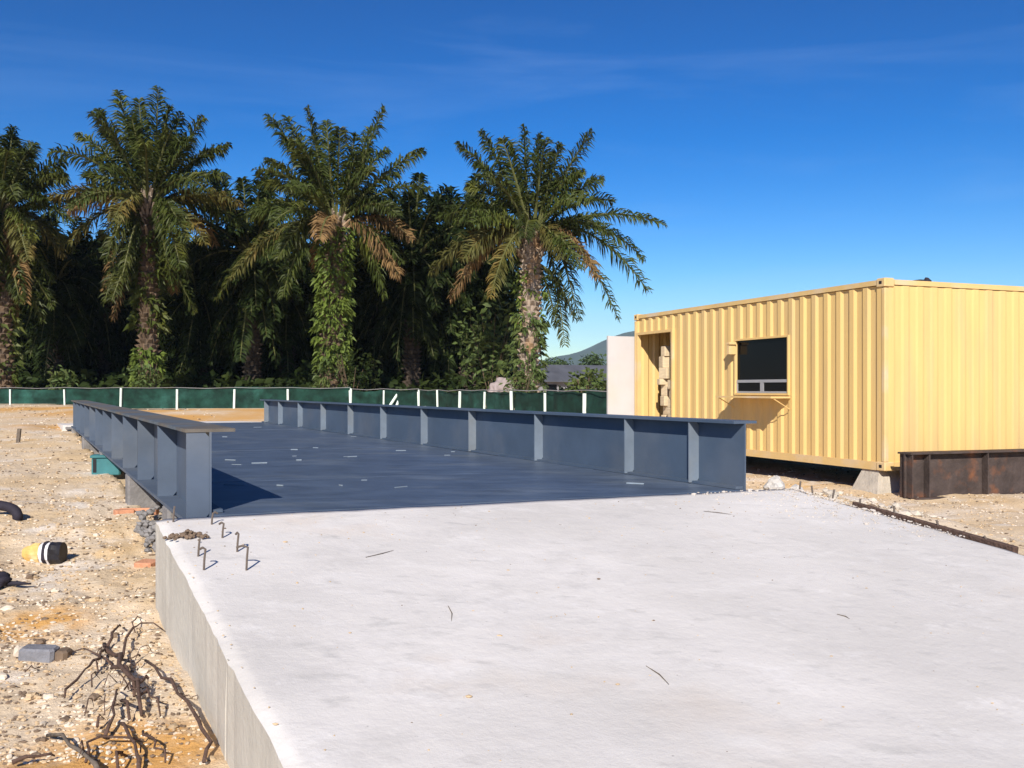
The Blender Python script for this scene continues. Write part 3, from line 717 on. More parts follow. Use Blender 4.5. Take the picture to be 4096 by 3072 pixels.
def trunk_mesh(base, top, r0, r1, rr, leafbase=.16):
    mb = MB(); base = Vector(base); top = Vector(top); n = 14; H = (top-base).length
    pts = [base.lerp(top, i/n)+Vector((rr.uniform(-.04, .04), rr.uniform(-.04, .04), 0))*(0 < i < n) for i in range(n+1)]
    mb.tube(pts, [r0+(r1-r0)*i/n for i in range(n+1)], 12)
    rows = int(H/.27); T = (top-base).normalized()
    for i in range(rows):
        z = (i+.5)/rows; c = base.lerp(top, z); r = r0+(r1-r0)*z
        for k in range(9):
            a = (k+.5*(i % 2)+rr.uniform(-.15, .15))*2*math.pi/9; o = Vector((math.cos(a), math.sin(a), 0)); s = Vector((-o.y, o.x, 0))
            l = leafbase*rr.uniform(.5, 1.5); hw = .13*rr.uniform(.8, 1.1)
            q = [c+o*r*.9-s*hw-T*.12, c+o*r*.9+s*hw-T*.12, c+o*(r+l)+s*hw*.5+T*.10, c+o*(r+l)-s*hw*.5+T*.10, c+o*r*.9-s*hw+T*.16, c+o*r*.9+s*hw+T*.16]
            b = len(mb.v); mb.v += [tuple(x) for x in q]; mb.f += [(b, b+1, b+2, b+3), (b+3, b+2, b+5, b+4), (b, b+3, b+4), (b+1, b+5, b+2)]
    return mb
def fern_mesh(base, top, r, rr, n, z0, z1, size=.5):
    mb = MB(); base = Vector(base); top = Vector(top)
    for i in range(n):
        z = z0+(z1-z0)*rr.random(); a = rr.uniform(0, 2*math.pi); o = Vector((math.cos(a), math.sin(a), 0)); c = base.lerp(top, z)+o*r*rr.uniform(.8, 1.25)
        for k in range(6):
            d = (o*rr.uniform(.1, .9)+Vector((rr.uniform(-.7, .7), rr.uniform(-.7, .7), rr.uniform(-.7, .55)))).normalized(); l = size*rr.uniform(.4, 1.1)
            wd = d.cross(Vector((rr.uniform(-1, 1), rr.uniform(-1, 1), rr.uniform(-1, 1)))).normalized()*l*rr.uniform(.14, .24)
            m = c+d*l*.55; e = c+d*l+Vector((0, 0, -.35*l)); b = len(mb.v)
            mb.v += [tuple(c), tuple(m+wd), tuple(e), tuple(m-wd)]; mb.f.append((b, b+1, b+2, b+3))
    return mb
def rand_frond_targets(c, rr, n, Lm, emin=-35, emax=82, az0=0, az1=360):
    out = []
    for i in range(n):
        e = emax-(emax-emin)*((i+rr.random())/n)**.85; a = R(az0+(az1-az0)*((i*.381966+rr.uniform(-.04, .04)) % 1)); L = Lm*rr.uniform(.85, 1.08)*(1 if e > 0 else .9)
        d = Vector((math.cos(a)*math.cos(R(e)), math.sin(a)*math.cos(R(e)), math.sin(R(e))))
        sag = .10+.22*(1-abs(e-20)/100)+(0.12 if e < 10 else 0)
        out.append((c+d*L, sag, e))
    return out
def key_palm(name, label, crown_px, base_px, Y, keys, seed, nrand, bark, fern, r=(.50, .42), leafm=(LEAF, LEAFY, LEAFB), Lm=5.0, hang=6):
    rr = random.Random(seed); c = atd(*crown_px, Y); b = atd(*base_px, Y); b.z = ground_z(b.x, b.y)-.2
    root = thing(name, label, 'palm tree', (b.x, b.y, b.z), group='oil palms behind the fence')
    def put(mb, n, m):
        o = mb.build(n, m, None, loc=b); o.location = (0, 0, 0); o.parent = root; return o
    put(trunk_mesh(b, c+Vector((0, 0, .3)), r[0], r[1], rr), 'trunk', bark)
    # crown heart: stubs of cut stalks under the fronds
    mb = MB()
    for i in range(60):
        a = rr.uniform(0, 6.28); o = Vector((math.cos(a), math.sin(a), 0)); z = rr.uniform(-1.6, .4); s = c+o*.38+Vector((0, 0, z)); mb.tube([s, s+o*rr.uniform(.3, .7)+Vector((0, 0, rr.uniform(.3, .8)))], [.10, .05], 5)
    put(mb, 'stalk_stubs', BARKL)
    for (n, z0, z1, size, m) in fern: put(fern_mesh(b, c, r[0]+.12, rr, n, z0, z1, size), 'trunk_ferns', m)['kind'] = 'stuff'
    for kx in keys:
        x, y, dy, sag = kx[:4]; m = leafm[kx[4] if len(kx) > 4 else 0]; tip = atd(x, y, Y+dy); o = (tip-c); o.z = 0
        s = c+(o.normalized()*.3 if o.length > .1 else Vector())+Vector((0, 0, rr.uniform(0, .5)))
        mb, st = frond(s, tip, sag, rr, leaf=rr.uniform(.85, 1.1)); mb, k = both(mb, st); finish(mb, k, 'frond', m, root, b)
    for i in range(hang):                          # dead and old fronds hanging down the trunk
        a = rr.uniform(0, 6.28); o = Vector((math.cos(a), math.sin(a), 0)); s = c+o*.35-Vector((0, 0, rr.uniform(.2, 2.2))); tip = s+o*rr.uniform(.8, 2.4)-Vector((0, 0, rr.uniform(2.5, 4.2)))
        mb, st = frond(s, tip, rr.uniform(.15, .35), rr, n=70, leaf=.8); mb, k = both(mb, st); finish(mb, k, 'frond', leafm[rr.choice((0, 0, 0, 0, 2))], root, b)
    for tip, sag, e in rand_frond_targets(c, rr, nrand, Lm):
        o = (tip-c); o.z = 0; s = c+o.normalized()*.3+Vector((0, 0, .4*max(0, e)/80))
        m = leafm[0] if e > -8 else (leafm[1] if rr.random() < .45 else (leafm[2] if rr.random() < .4 else leafm[0]))
        mb, st = frond(s, tip, sag, rr, n=90); mb, k = both(mb, st); finish(mb, k, 'frond', m, root, b)
    return root
K0 = [(25, 295, 0, .08), (-40, 330, 0, .1), (140, 375, -.5, .25), (70, 350, 1, .2), (95, 430, -1, .3), (-120, 380, 0, .2), (60, 560, -1.5, .4, 1), (-30, 600, -2, .45)]
K1 = [(255, 198, 0, .10), (342, 190, 0, .02), (212, 238, -.5, .12), (168, 290, 0, .17), (300, 215, -1.5, .05), (390, 245, .5, .06), (440, 255, .8, .10), (495, 312, 0, .20), (410, 300, -1.5, .15),
      (110, 430, -.5, .22, 1), (185, 385, 1.5, .22), (150, 455, -1.5, .2, 2), (520, 440, -1, .22, 1), (480, 470, 1, .28), (230, 560, -2, .4), (390, 580, -2, .42), (250, 610, -1, .45), (405, 520, -2.5, .35)]
K2 = [(578, 250, 0, .16), (620, 255, .5, .12), (665, 232, -.5, .06), (705, 262, -1.8, .05), (828, 232, 0, .05), (800, 275, 1, .06), (915, 325, 0, .17), (575, 345, 0, .2), (640, 330, -2, .16), (770, 330, -1.5, .1),
      (468, 645, -.6, .34), (500, 600, -1.5, .36, 1), (862, 600, -.8, .34, 2), (880, 520, .5, .3), (540, 470, -1, .3), (600, 560, -2.2, .4), (845, 440, -1, .25), (560, 400, 1, .25), (830, 640, -.5, .45), (610, 640, -1.5, .5)]
K3 = [(988, 310, 0, .17), (1038, 285, .3, .12), (1085, 300, -1.5, .1), (1132, 272, -.3, .03), (1165, 290, .5, .03), (1210, 310, -1, .06), (1278, 283, 0, .06), (1300, 385, 0, .14), (1260, 370, -1.5, .1), (1435, 485, 0, .22), (1400, 630, 0, .36), (1390, 560, 1.5, .33),
      (1335, 690, 0, .42), (1250, 690, -1.5, .48), (1290, 600, -2, .4, 2), (975, 645, -.5, .38, 2), (930, 590, -.5, .34, 1), (1000, 560, -2, .32, 1), (945, 470, 0, .25), (1010, 400, 1, .2), (1220, 745, .5, .55), (1060, 640, -2, .45, 1), (1215, 560, -2.2, .38, 1), (1020, 480, -2.5, .25), (1250, 500, 1.5, .25)]
key_palm('oil_palm', 'oil palm at the grove edge, crown lower than its fern-clad neighbour', (0, 465), (5, 830), 50, K0, 11, 30, BARK, [(150, .1, .9, .5, LEAF)], Lm=4.5, hang=12)
key_palm('oil_palm', 'tallest oil palm with upright spear leaf and slender fern-hung trunk', (320, 445), (320, 830), 50, K1, 12, 28, BARK, [(110, 0, .3, .5, FERN), (160, .4, .95, .6, LEAF)], r=(.46, .40), hang=13)
key_palm('oil_palm', 'oil palm with thick trunk clad in bright green ferns', (725, 485), (715, 830), 50, K2, 13, 28, BARK, [(620, .22, .97, .42, FERN), (120, 0, .3, .45, SHRUB)], r=(.58, .50), hang=0)
key_palm('oil_palm', 'oil palm with pale brown upper trunk and drooping yellowed fronds, nearest container', (1150, 505), (1140, 830), 50, K3, 14, 20, BARKL, [(150, .0, .55, .5, SHRUB), (50, .5, .8, .4, FERN)], r=(.52, .44), Lm=4.6, hang=2)
# palms standing behind the first row, full crowns
def plain_palm(seed, n=46, H=9.2, Lm=5.0, m=LEAF_SHADED):
    rr = random.Random(seed); tr = trunk_mesh((0, 0, 0), (0, 0, H), .45, .4, rr); c = Vector((0, 0, H)); allm = MB(); allk = []
    lf = MB(); ss = MB()
    for tip, sag, e in rand_frond_targets(c, rr, n, Lm, -62, 80):
        o = tip-c; o.z = 0; mb, st = frond(c+o.normalized()*.3, tip, sag, rr, n=64, w=.13); lf.add(mb.v, mb.f); ss.add(st.v, st.f)
    for i in range(22):
        a = rr.uniform(0, 6.28); o = Vector((math.cos(a), math.sin(a), 0)); s = c+o*.35-Vector((0, 0, rr.uniform(.3, 3.0))); tip = s+o*rr.uniform(.8, 2.8)-Vector((0, 0, rr.uniform(2.5, 4.8)))
        mb, st = frond(s, tip, rr.uniform(.15, .35), rr, n=50, w=.13, leaf=.9); lf.add(mb.v, mb.f); ss.add(st.v, st.f)
    lf, k = both(lf, ss); return tr, lf, k
protos = [plain_palm(100+i) for i in range(4)]
pm = []
for tr, lf, k in protos:
    t = bpy.data.meshes.new('trunk'); t.from_pydata(tr.v, [], tr.f); t.materials.append(BARK_SHADED)
    l = bpy.data.meshes.new('crown'); l.from_pydata(lf.v, [], lf.f); l.materials.append(LEAF_SHADED); l.materials.append(RACH)
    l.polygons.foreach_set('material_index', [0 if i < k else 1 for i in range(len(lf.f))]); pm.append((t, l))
SECOND = [(545, 545, 57, 'between the tallest palm and its thick-trunked neighbour'), (890, 560, 58, 'behind the gap beside the yellowed palm'), (120, 610, 57, 'behind the tallest palm on the grove-edge side'), (-160, 560, 56, 'at the outer end of the grove'), (1010, 560, 61, 'behind the yellowed palm'),
    (430, 640, 60, 'low beside the tallest palm'), (620, 650, 61, 'low behind the hanging frond of the fern-clad palm'), (960, 650, 61, 'low behind the yellowed fronds'), (220, 650, 61, 'low behind the tallest palm trunk'), (40, 640, 60, 'low beside the grove edge palm'), (820, 650, 61, 'low behind the brown hanging frond')]
rr = random.Random(5)
def back_palm(x, y, zc, label, group):
    zg = ground_z(x, y)-.1; s = (zc-zg)/9.2; t, l = rr.choice(pm)
    root = thing('oil_palm', label, 'palm tree', (x, y, zg), rr.uniform(0, 6.28), group); sc = min(1.1, max(.85, s))
    a = bpy.data.objects.new('trunk', t); C.objects.link(a); a.parent = root; a.scale = (1, 1, s)
    b = bpy.data.objects.new('crown', l); C.objects.link(b); b.parent = root; b.location = (0, 0, 9.2*(s-sc)); b.scale = (sc, sc, sc)
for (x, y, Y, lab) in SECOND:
    p = atd(x, y, Y); back_palm(p.x, p.y, p.z, 'shade-darkened full-crowned oil palm '+lab, 'oil palms of the second row')
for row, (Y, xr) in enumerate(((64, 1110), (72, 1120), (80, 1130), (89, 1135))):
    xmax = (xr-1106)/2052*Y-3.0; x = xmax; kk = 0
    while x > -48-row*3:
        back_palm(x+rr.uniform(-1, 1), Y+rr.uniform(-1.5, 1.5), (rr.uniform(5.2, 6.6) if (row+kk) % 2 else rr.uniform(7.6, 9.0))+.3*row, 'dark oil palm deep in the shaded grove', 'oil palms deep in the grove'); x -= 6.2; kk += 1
# undergrowth in the grove
def leafmass(mb, c, r, n, rr, size):
    for i in range(n):
        v = Vector((rr.gauss(0, 1), rr.gauss(0, 1), rr.gauss(0, 1))).normalized()*(rr.random()**.4); q = Vector((c[0]+v.x*r[0], c[1]+v.y*r[1], c[2]+v.z*r[2]))
        d = Vector((rr.uniform(-1, 1), rr.uniform(-1, 1), rr.uniform(-.6, .8))).normalized(); l = size*rr.uniform(.5, 1.2); wd = d.cross(Vector((rr.uniform(-1, 1), rr.uniform(-1, 1), rr.uniform(-1, 1)))).normalized()*l*.22
        b = len(mb.v); mb.v += [tuple(q), tuple(q+d*l*.5+wd), tuple(q+d*l-Vector((0, 0, .15*l))), tuple(q+d*l*.5-wd)]; mb.f.append((b, b+1, b+2, b+3))
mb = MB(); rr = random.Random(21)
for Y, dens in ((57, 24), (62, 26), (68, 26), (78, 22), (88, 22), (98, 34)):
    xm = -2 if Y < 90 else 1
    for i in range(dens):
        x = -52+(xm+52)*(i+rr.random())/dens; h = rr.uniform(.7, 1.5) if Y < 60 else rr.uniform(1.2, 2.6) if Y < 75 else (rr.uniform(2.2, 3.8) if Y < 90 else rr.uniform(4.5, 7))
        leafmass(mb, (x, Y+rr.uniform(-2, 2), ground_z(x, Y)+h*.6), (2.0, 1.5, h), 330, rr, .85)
tag(mb.build('undergrowth', LEAF_SHADED), 'dark undergrowth filling the shade beneath the palms', 'undergrowth', kind='stuff')
# shrubs by the fence
def shrub(px, py, Y, rx, h, label, seed, m=SHRUB, n=500, size=.32):
    r2 = random.Random(seed); p = atd(px, py, Y); zg = ground_z(p.x, p.y); b = Vector((p.x, p.y, zg-.05))
    root = thing('shrub', label, 'shrub', tuple(b), group='shrubs along the net fence')
    mb = MB()
    for i in range(7):
        a = r2.uniform(0, 6.28); q = b+Vector((math.cos(a)*rx*.5, math.sin(a)*rx*.5, h*r2.uniform(.6, .95))); mb.tube([b, (b+q)/2+Vector((0, 0, .1)), q], [.03, .02, .01], 5)
    o = mb.build('stem', BARK, None, loc=b); o.location = (0, 0, 0); o.parent = root
    mb = MB()
    for i in range(5): leafmass(mb, (b.x+r2.uniform(-.5, .5)*rx, b.y+r2.uniform(-.3, .3)*rx, zg+h*r2.uniform(.35, .75)), (rx*.6, rx*.5, h*.42), n//5, r2, size)
    o = mb.build('foliage', m, None, loc=b); o.location = (0, 0, 0); o.parent = root
shrub(130, 825, 47, .8, 1.9, 'small yellow-green shrub left of the tallest palm foot', 31)
shrub(320, 825, 48.5, 1.1, 2.6, 'leafy shrub around the tallest palm foot', 32)
shrub(760, 825, 48, 1.5, 3.0, 'dark green shrub beside the fern-clad palm foot', 33, LEAF_SHADED)
shrub(600, 830, 48, .9, 1.3, 'low shrub between the two fern-clad palms', 37, LEAF_SHADED)
shrub(1130, 822, 48, 1.0, 2.5, 'yellow-green shrub at foot of yellowed palm', 34)
shrub(1060, 740, 56, 2.4, 6.0, 'tall pale shrub behind the yellowed palm trunk', 36, SHRUB, 700, .6)
shrub(1270, 825, 40, 1.0, 1.7, 'small green shrub before the grey roof by container', 35)
shrub(1225, 745, 60, 1.0, 1.1, 'green shrub right of the yellowed palm before grey roof', 38, SHRUB)

# ------------------------------------------------------------------ beyond the fence to the right
def far_building():
    a = atd(1150, 785, 90); b = atd(1420, 800, 96); zt = 3.9; zg = ground_z(a.x, a.y)
    root = thing('low_building', 'long low grey building seen between palms and container', 'building', (a.x, a.y, zg)); org = Vector((a.x, a.y, zg))
    def put(mb, n, m, par=root):
        o = mb.build(n, m, None, loc=org); o.location = (0, 0, 0); o.parent = par; return o
    d = (b-a); d.z = 0; L = d.length; M = frame(Vector((a.x, a.y, 0)), d.normalized())
    mb = MB(); mb.box((0, 0, zg-.2), (L, 7, 2.3), M); put(mb, 'wall', PLAST)
    mb = MB(); vs = [M @ Vector(p) for p in ((-.4, -.6, 2.25), (L+.4, -.6, 2.25), (L+.4, 3.5, zt), (-.4, 3.5, zt), (-.4, 7.6, 2.25), (L+.4, 7.6, 2.25))]
    mb.add(vs+[v-Vector((0, 0, .1)) for v in vs], [(0, 1, 2, 3), (3, 2, 5, 4), (7, 6, 9, 8), (8, 9, 10, 11), (0, 6, 7, 1), (4, 5, 11, 10), (0, 3, 9, 6), (3, 4, 10, 9), (1, 7, 8, 2), (2, 8, 11, 5)]); put(mb, 'roof', SLATE)
    for i in range(4):
        x = 1.5+i*3; mb = MB(); mb.box((x, -.03, 1.1), (x+1.1, .05, 1.9), M); put(mb, 'window', GLASS)
far_building()
r3 = random.Random(8)
for i in range(13):
    Y = r3.uniform(150, 175); px = 1120+i*32; x = (px-1106)/2052*Y; h = r3.uniform(6.0, 7.6); zg = ground_z(x, Y)
    root = thing('broadleaf_tree', 'dark green tree in the row behind the grey building', 'tree', (x, Y, zg), group='trees behind the grey building')
    mb = MB(); b = Vector((x, Y, zg)); mb.tube([b-Vector((0, 0, .3)), b+Vector((.1, 0, h*.3)), b+Vector((0, .1, h*.6))], [.22, .18, .08], 6); o = mb.build('trunk', BARK, None, loc=b); o.location = (0, 0, 0); o.parent = root
    mb = MB()
    for k in range(6): leafmass(mb, (x+r3.uniform(-1.3, 1.3), Y+r3.uniform(-1, 1), zg+h*r3.uniform(.3, .8)), (1.7, 1.4, 1.5), 110, r3, .9)
    o = mb.build('crown', WOODL, None, loc=b); o.location = (0, 0, 0); o.parent = root
p = atd(1088, 800, 52); mb = MB(); zg = ground_z(p.x, p.y)
mb.lump((p.x+.05, p.y, 1.75), (.5, .4, .4), 3, .3, 3); mb.lump((p.x-.35, p.y-.1, 1.4), (.45, .4, .5), 5, .5, 3); mb.lump((p.x+.25, p.y, 1.1), (.55, .4, .55), 7, .4, 3); mb.lump((p.x, p.y+.1, zg+.3), (.6, .5, .45), 9, .3, 3)
tag(mb.build('sack_heap', PINKS, smooth=True, loc=Vector((p.x, p.y, zg))), 'pale pinkish heap of sacks beside the yellowed palm trunk', 'sacks')

# ------------------------------------------------------------------ small things on the ramp
def rebar(pts, label, group, r=.006):
    mb = MB(); mb.tube(pts, r, 6); o = mb.build('rebar_stub', REBAR, loc=Vector(pts[0])); tag(o, label, 'rebar', group)
def stub_px(xb, yb, ht, label, hook=0.0, group='bent bars at the ramp corner', r=.006):
    b = slab_px(xb*D, yb*D); t = b+Vector((0.005, .01, ht)); pts = [b-Vector((0, 0, .02)), b+Vector((.003, 0, ht*.5)), t]
    if hook: pts += [t+Vector((hook*.5, .01, .006)), t+Vector((hook, .02, -.004))]
    rebar(pts, label, group, r)
for i, (x, y, h, hk) in enumerate(((374, 1128, .09, 0), (457, 1132, .06, .02), (480, 1162, .075, -.03), (512, 1192, .09, -.02), (532, 1232, .11, -.06), (428, 1202, .09, 0), (440, 1232, .10, -.035))):
    stub_px(x, y, h, 'thin bent steel bar sticking up at ramp corner by left girder', hk)
for i, t in enumerate((-.02, .15, .35, .6, .9, 1.25, 1.6, 2.0)):
    p = SB-AX*max(t, .02)+AC*.03; z = DZ-RAMP*max(t, 0); zg = ground_z(p.x, p.y); h = rng.uniform(.025, .07)
    rebar([(p.x, p.y, zg-.05), (p.x+.004, p.y, z), (p.x+rng.uniform(-.02, .02), p.y+.01, z+h)], 'short rusty bar standing along the ramp edge facing the container', 'bars along the ramp edge', .007)
# heap of crumbs by the corner bars
mb = MB(); c = slab_px(405*D, 1160*D); r4 = random.Random(3)
for i in range(60):
    a = r4.gauss(0, .055); b = r4.gauss(0, .05); s = r4.uniform(.006, .018); mb.lump((c.x+a, c.y+b, c.z+s*.4+max(0, .03-abs(a)*.4-abs(b)*.4)), (s, s, s*.7), i, .35)
tag(mb.build('rubble_heap', PEB3), 'small dark heap of crumbs at ramp corner among bent bars', 'rubble', kind='stuff')
# crumbs and grit over the ramp
for mname, m, n in (('ramp_grit', PEB2, 420), ('ramp_crumbs', PEB3, 90)):
    mb = MB(); r5 = random.Random(n)
    for i in range(n):
        t = 4.2*r5.random(); c = r5.random() if r5.random() < .6 else (r5.random()**3 if r5.random() < .4 else 1-r5.random()**3)
        if r5.random() < .3: t = .9*r5.random()
        p = slab_pt(t, c*.985+.005); s = r5.uniform(.0015, .0045) if r5.random() < .96 else r5.uniform(.0045, .008); mb.lump((p.x, p.y, p.z+s*.3), (s*r5.uniform(.8, 1.8), s, s*.6), i, .35)
    tag(mb.build(mname, m), 'sand grains and grit scattered over the concrete ramp' if m is PEB2 else 'dark crumbs scattered over the concrete ramp', 'grit', kind='stuff')
mb = MB(); r8 = random.Random(77)
for i in range(520):
    t = 1.5*r8.random()**1.6; c = 1-.16*r8.random()**2.2*(1.3-t*.5)-.004; p = slab_pt(t, c); s_ = r8.uniform(.003, .008) if r8.random() < .93 else r8.uniform(.008, .016); mb.lump((p.x, p.y, p.z+s_*.35), (s_*r8.uniform(.8, 1.5), s_, s_*.7), i, .35)
tag(mb.build('spilled_gravel', mat('spill_gravel', (.50, .45, .41), .3, 9, .9)), 'pale gravel spilled over the ramp corner beside right girder end', 'gravel', kind='stuff')
mb = MB()
for i in range(620):
    t = r8.uniform(-1.2, .8); c = abs(r8.gauss(0, .35))+.02; p = SB-AX*t+AC*c; s_ = r8.uniform(.006, .02) if r8.random() < .9 else r8.uniform(.02, .045); z = ground_z(p.x, p.y); mb.lump((p.x, p.y, z+s_*.3), (s_*r8.uniform(.8, 1.5), s_, s_*.75), i, .4)
tag(mb.build('gravel_bank', mat('bank_gravel', (.50, .44, .37), .3, 6, .9)), 'rough gravel bank between right girder end and container', 'gravel', kind='stuff')
# twigs lying on the ramp
for i, (x0, y0, x1, y1, lab) in enumerate(((968, 1310, 975, 1345, 'short dark sliver lying alone mid-ramp'), (1395, 1440, 1445, 1480, 'thin grey twig lying across the lower ramp'), (1808, 1328, 1835, 1338, 'tiny dark twig on the ramp towards the container'), (1520, 1105, 1580, 1112, 'thin dark twig on ramp near girder end'), (790, 1205, 850, 1190, 'faint curved twig near the deck edge'))):
    a = slab_px(x0*D, y0*D); b = slab_px(x1*D, y1*D); mb = MB(); m_ = (a+b)/2+Vector((.01, 0, .004)); mb.tube([a+Vector((0, 0, .003)), m_, b+Vector((0, 0, .003))], [.0015, .0025, .001], 5)
    tag(mb.build('twig', STICK, loc=a), lab, 'twig')
# dark strip set against the ramp edge
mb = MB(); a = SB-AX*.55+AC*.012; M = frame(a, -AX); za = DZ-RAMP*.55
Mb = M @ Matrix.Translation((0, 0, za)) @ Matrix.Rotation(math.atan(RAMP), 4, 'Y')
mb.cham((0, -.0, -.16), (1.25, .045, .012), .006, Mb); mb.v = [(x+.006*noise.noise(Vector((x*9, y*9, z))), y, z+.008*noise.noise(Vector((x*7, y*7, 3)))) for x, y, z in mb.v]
fb = mb.build('dark_edge_strip', ROOT, loc=a); tag(fb, 'dark strip against the ramp edge facing container', 'board')
# concrete lump beside the girder end
p = RN+AC*.42+AX*.15; z = ground_z(p.x, p.y); mb = MB(); mb.lump((p.x, p.y, max(z, .62)+.05), (.07, .07, .07), 8, .3, 3); mb.lump((p.x+.22, p.y+.15, max(z, .6)), (.05, .06, .045), 9, .3, 2)
tag(mb.build('concrete_lump', mat('white_rubble', (.50, .47, .45), .15, 9, .9), loc=Vector((p.x, p.y, z))), 'whitish broken concrete lump beside right girder end', 'rubble')

# ------------------------------------------------------------------ small things on the sand
ZS = 1100/2212/4
def q2(zx, zy, h=0.02):
    p = hit(zx*ZS, 562.5+zy*ZS); return p+Vector((0, 0, h))
def branch(parent, name, pts, r0, r1, m, org, lift=.02):
    P = [q2(x, y) for x, y in pts]; out = []
    for i, (a, b) in enumerate(zip(P, P[1:])):
        out.append(a); out.append((a+b)/2+Vector((rng.uniform(-.014, .014), rng.uniform(-.025, .025), rng.uniform(-.004, .02))))
    out.append(P[-1]); n = len(out)
    out = [p+Vector((0, 0, lift*math.sin(math.pi*i/(n-1)))) for i, p in enumerate(out)]
    mb = MB(); rad = [.72*(r0+(r1-r0)*i/(n-1))*rng.uniform(.75, 1.25) for i in range(n)]; mb.tube(out, rad, 7)
    o = mb.build(name, m, None, True, loc=org)
    if parent: o.location = (0, 0, 0); o.parent = parent
    return o
org = q2(960, 930, 0)
root = thing('dry_root', 'tangled dark dry root with many twigs on the sand by ramp', 'root', tuple(org))
branch(root, 'stem', [(840, 690), (930, 830), (960, 930), (1000, 1050), (1090, 1140), (1115, 1210), (1140, 1330)], .017, .012, ROOT, org, .06)
branch(root, 'stem', [(900, 900), (985, 980), (1040, 1080), (1080, 1180)], .014, .012, ROOT, org, .05)
for pts, r0, r1 in (([(970, 540), (900, 650), (860, 720)], .006, .010), ([(1310, 570), (1130, 580), (1070, 630), (1000, 780), (950, 870)], .004, .011), ([(1140, 500), (1090, 540), (1085, 600)], .003, .005), ([(570, 770), (780, 830), (900, 860)], .004, .008),
                    ([(520, 1180), (620, 1060), (720, 930), (800, 850), (850, 740)], .006, .009), ([(1190, 1000), (1160, 1090), (1100, 1140)], .008, .007), ([(945, 1130), (930, 1280), (920, 1400), (840, 1490)], .006, .010),
                    ([(960, 1400), (1040, 1500), (1100, 1653), (1110, 1760)], .009, .012), ([(980, 1230), (1040, 1360)], .012, .009), ([(1110, 1170), (1200, 1240), (1290, 1290)], .008, .005), ([(690, 1650), (700, 1570), (930, 1520), (1130, 1490)], .007, .006),
                    ([(1150, 1430), (1220, 1520), (1240, 1600), (1330, 1650)], .009, .006), ([(1000, 1130), (1050, 1190), (1130, 1170)], .006, .006), ([(840, 1055), (940, 1040)], .003, .004), ([(790, 930), (785, 850)], .004, .004), ([(1020, 1600), (950, 1700)], .006, .008)):
    branch(root, 'twig', pts, r0, r1, ROOT, org, .035)
for i in range(20):
    x = rng.gauss(1000, 130); y = rng.uniform(720, 1640); a = rng.uniform(0, 6.28); l = rng.uniform(50, 150)
    branch(root, 'twig', [(x, y), (x+math.cos(a)*l*.5+rng.uniform(-15, 15), y+math.sin(a)*l*.5), (x+math.cos(a)*l, y+math.sin(a)*l)], rng.uniform(.003, .007), .002, ROOT, org, rng.uniform(.01, .05))
o_ = q2(1170, 830, 0); tag(branch(None, 'dry_stick', [(1170, 830), (1300, 1020), (1430, 1190), (1600, 1380), (1700, 1530), (1640, 1653)], .008, .013, ROOT, o_, .03), 'long dark stick lying beside the ramp, hooked at one end', 'stick')
o_ = q2(380, 1450, 0); tag(branch(None, 'dry_stick', [(380, 1450), (560, 1560), (720, 1660), (800, 1740)], .008, .012, STICK, o_, .02), 'grey stick on orange sand left of the tangled root', 'stick')
o_ = q2(150, 1655, 0); tag(branch(None, 'dry_stick', [(100, 1665), (300, 1635), (440, 1600)], .012, .005, ROOT, o_, .01), 'black stick end on sand beside the grey stick', 'stick')
for i, (a, b, c, d) in enumerate(((1480, 1155, 1590, 1150), (1090, 265, 1170, 262), (160, 380, 240, 378), (200, 930, 330, 880))):
    o_ = q2(a, b, 0); tag(branch(None, 'twig', [(a, b), ((a+c)/2, (b+d)/2-4), (c, d)], .004, .003, ROOT, o_, .005), 'small brown twig lying loose on the sand', 'twig', 'loose twigs on the sand')
# broken block
p = hitd(95, 1432); mb = MB(); M = Matrix.Translation(p+Vector((-.0, .04, -.01))) @ Matrix.Rotation(.12, 4, 'Z') @ Matrix.Rotation(.06, 4, 'Y')
root = thing('broken_block', 'blue grey broken masonry block on sand left of the root', 'block', tuple(p))
def putp(mb, n, m, smooth=False):
    o = mb.build(n, m, None, smooth, loc=p); o.location = (0, 0, 0); o.parent = root
mb.cham((-.125, -.055, 0), (.04, .055, .07), .016, M); putp(mb, 'block_body', GREYBLK)
mb = MB(); mb.cham((.041, -.05, 0), (.10, .05, .062), .016, M); putp(mb, 'dark_end', PEB3)
mb = MB(); mb.lump(M @ Vector((-.135, .0, .045)), (.03, .04, .03), 3, .3, 2); putp(mb, 'mortar_lump', PEB1)
# crumpled packet
p = hitd(95, 1212); root = thing('crumpled_packet', 'crumpled packet, yellow at one end and black at the other', 'packet', tuple(p)); a0 = -.05
def crumple(x0, x1, r, m, n, seed):
    mb = MB(); k = 7; vs = []
    for i in range(k+1):
        x = x0+(x1-x0)*i/k
        for j in range(14):
            a = 2*math.pi*j/14; q = 1+.20*noise.noise(Vector((x*14+seed, math.cos(a)*1.6, math.sin(a)*1.6))); rr_ = r*q*(1 if m is not YPLAST else .50+.5*min(1, (x-x0)/(x1-x0)*1.3)**.7)
            vs.append(p+.72*Vector((x*math.cos(a0), x*math.sin(a0)+math.cos(a)*rr_*.8, .085+math.sin(a)*rr_)))
    fs = [(i*14+j, i*14+(j+1) % 14, (i+1)*14+(j+1) % 14, (i+1)*14+j) for i in range(k) for j in range(14)]+[tuple(range(13, -1, -1)), tuple(range(k*14, k*14+14))]
    mb.add(vs, fs); o = mb.build(n, m, None, loc=p); o.location = (0, 0, 0); o.parent = root
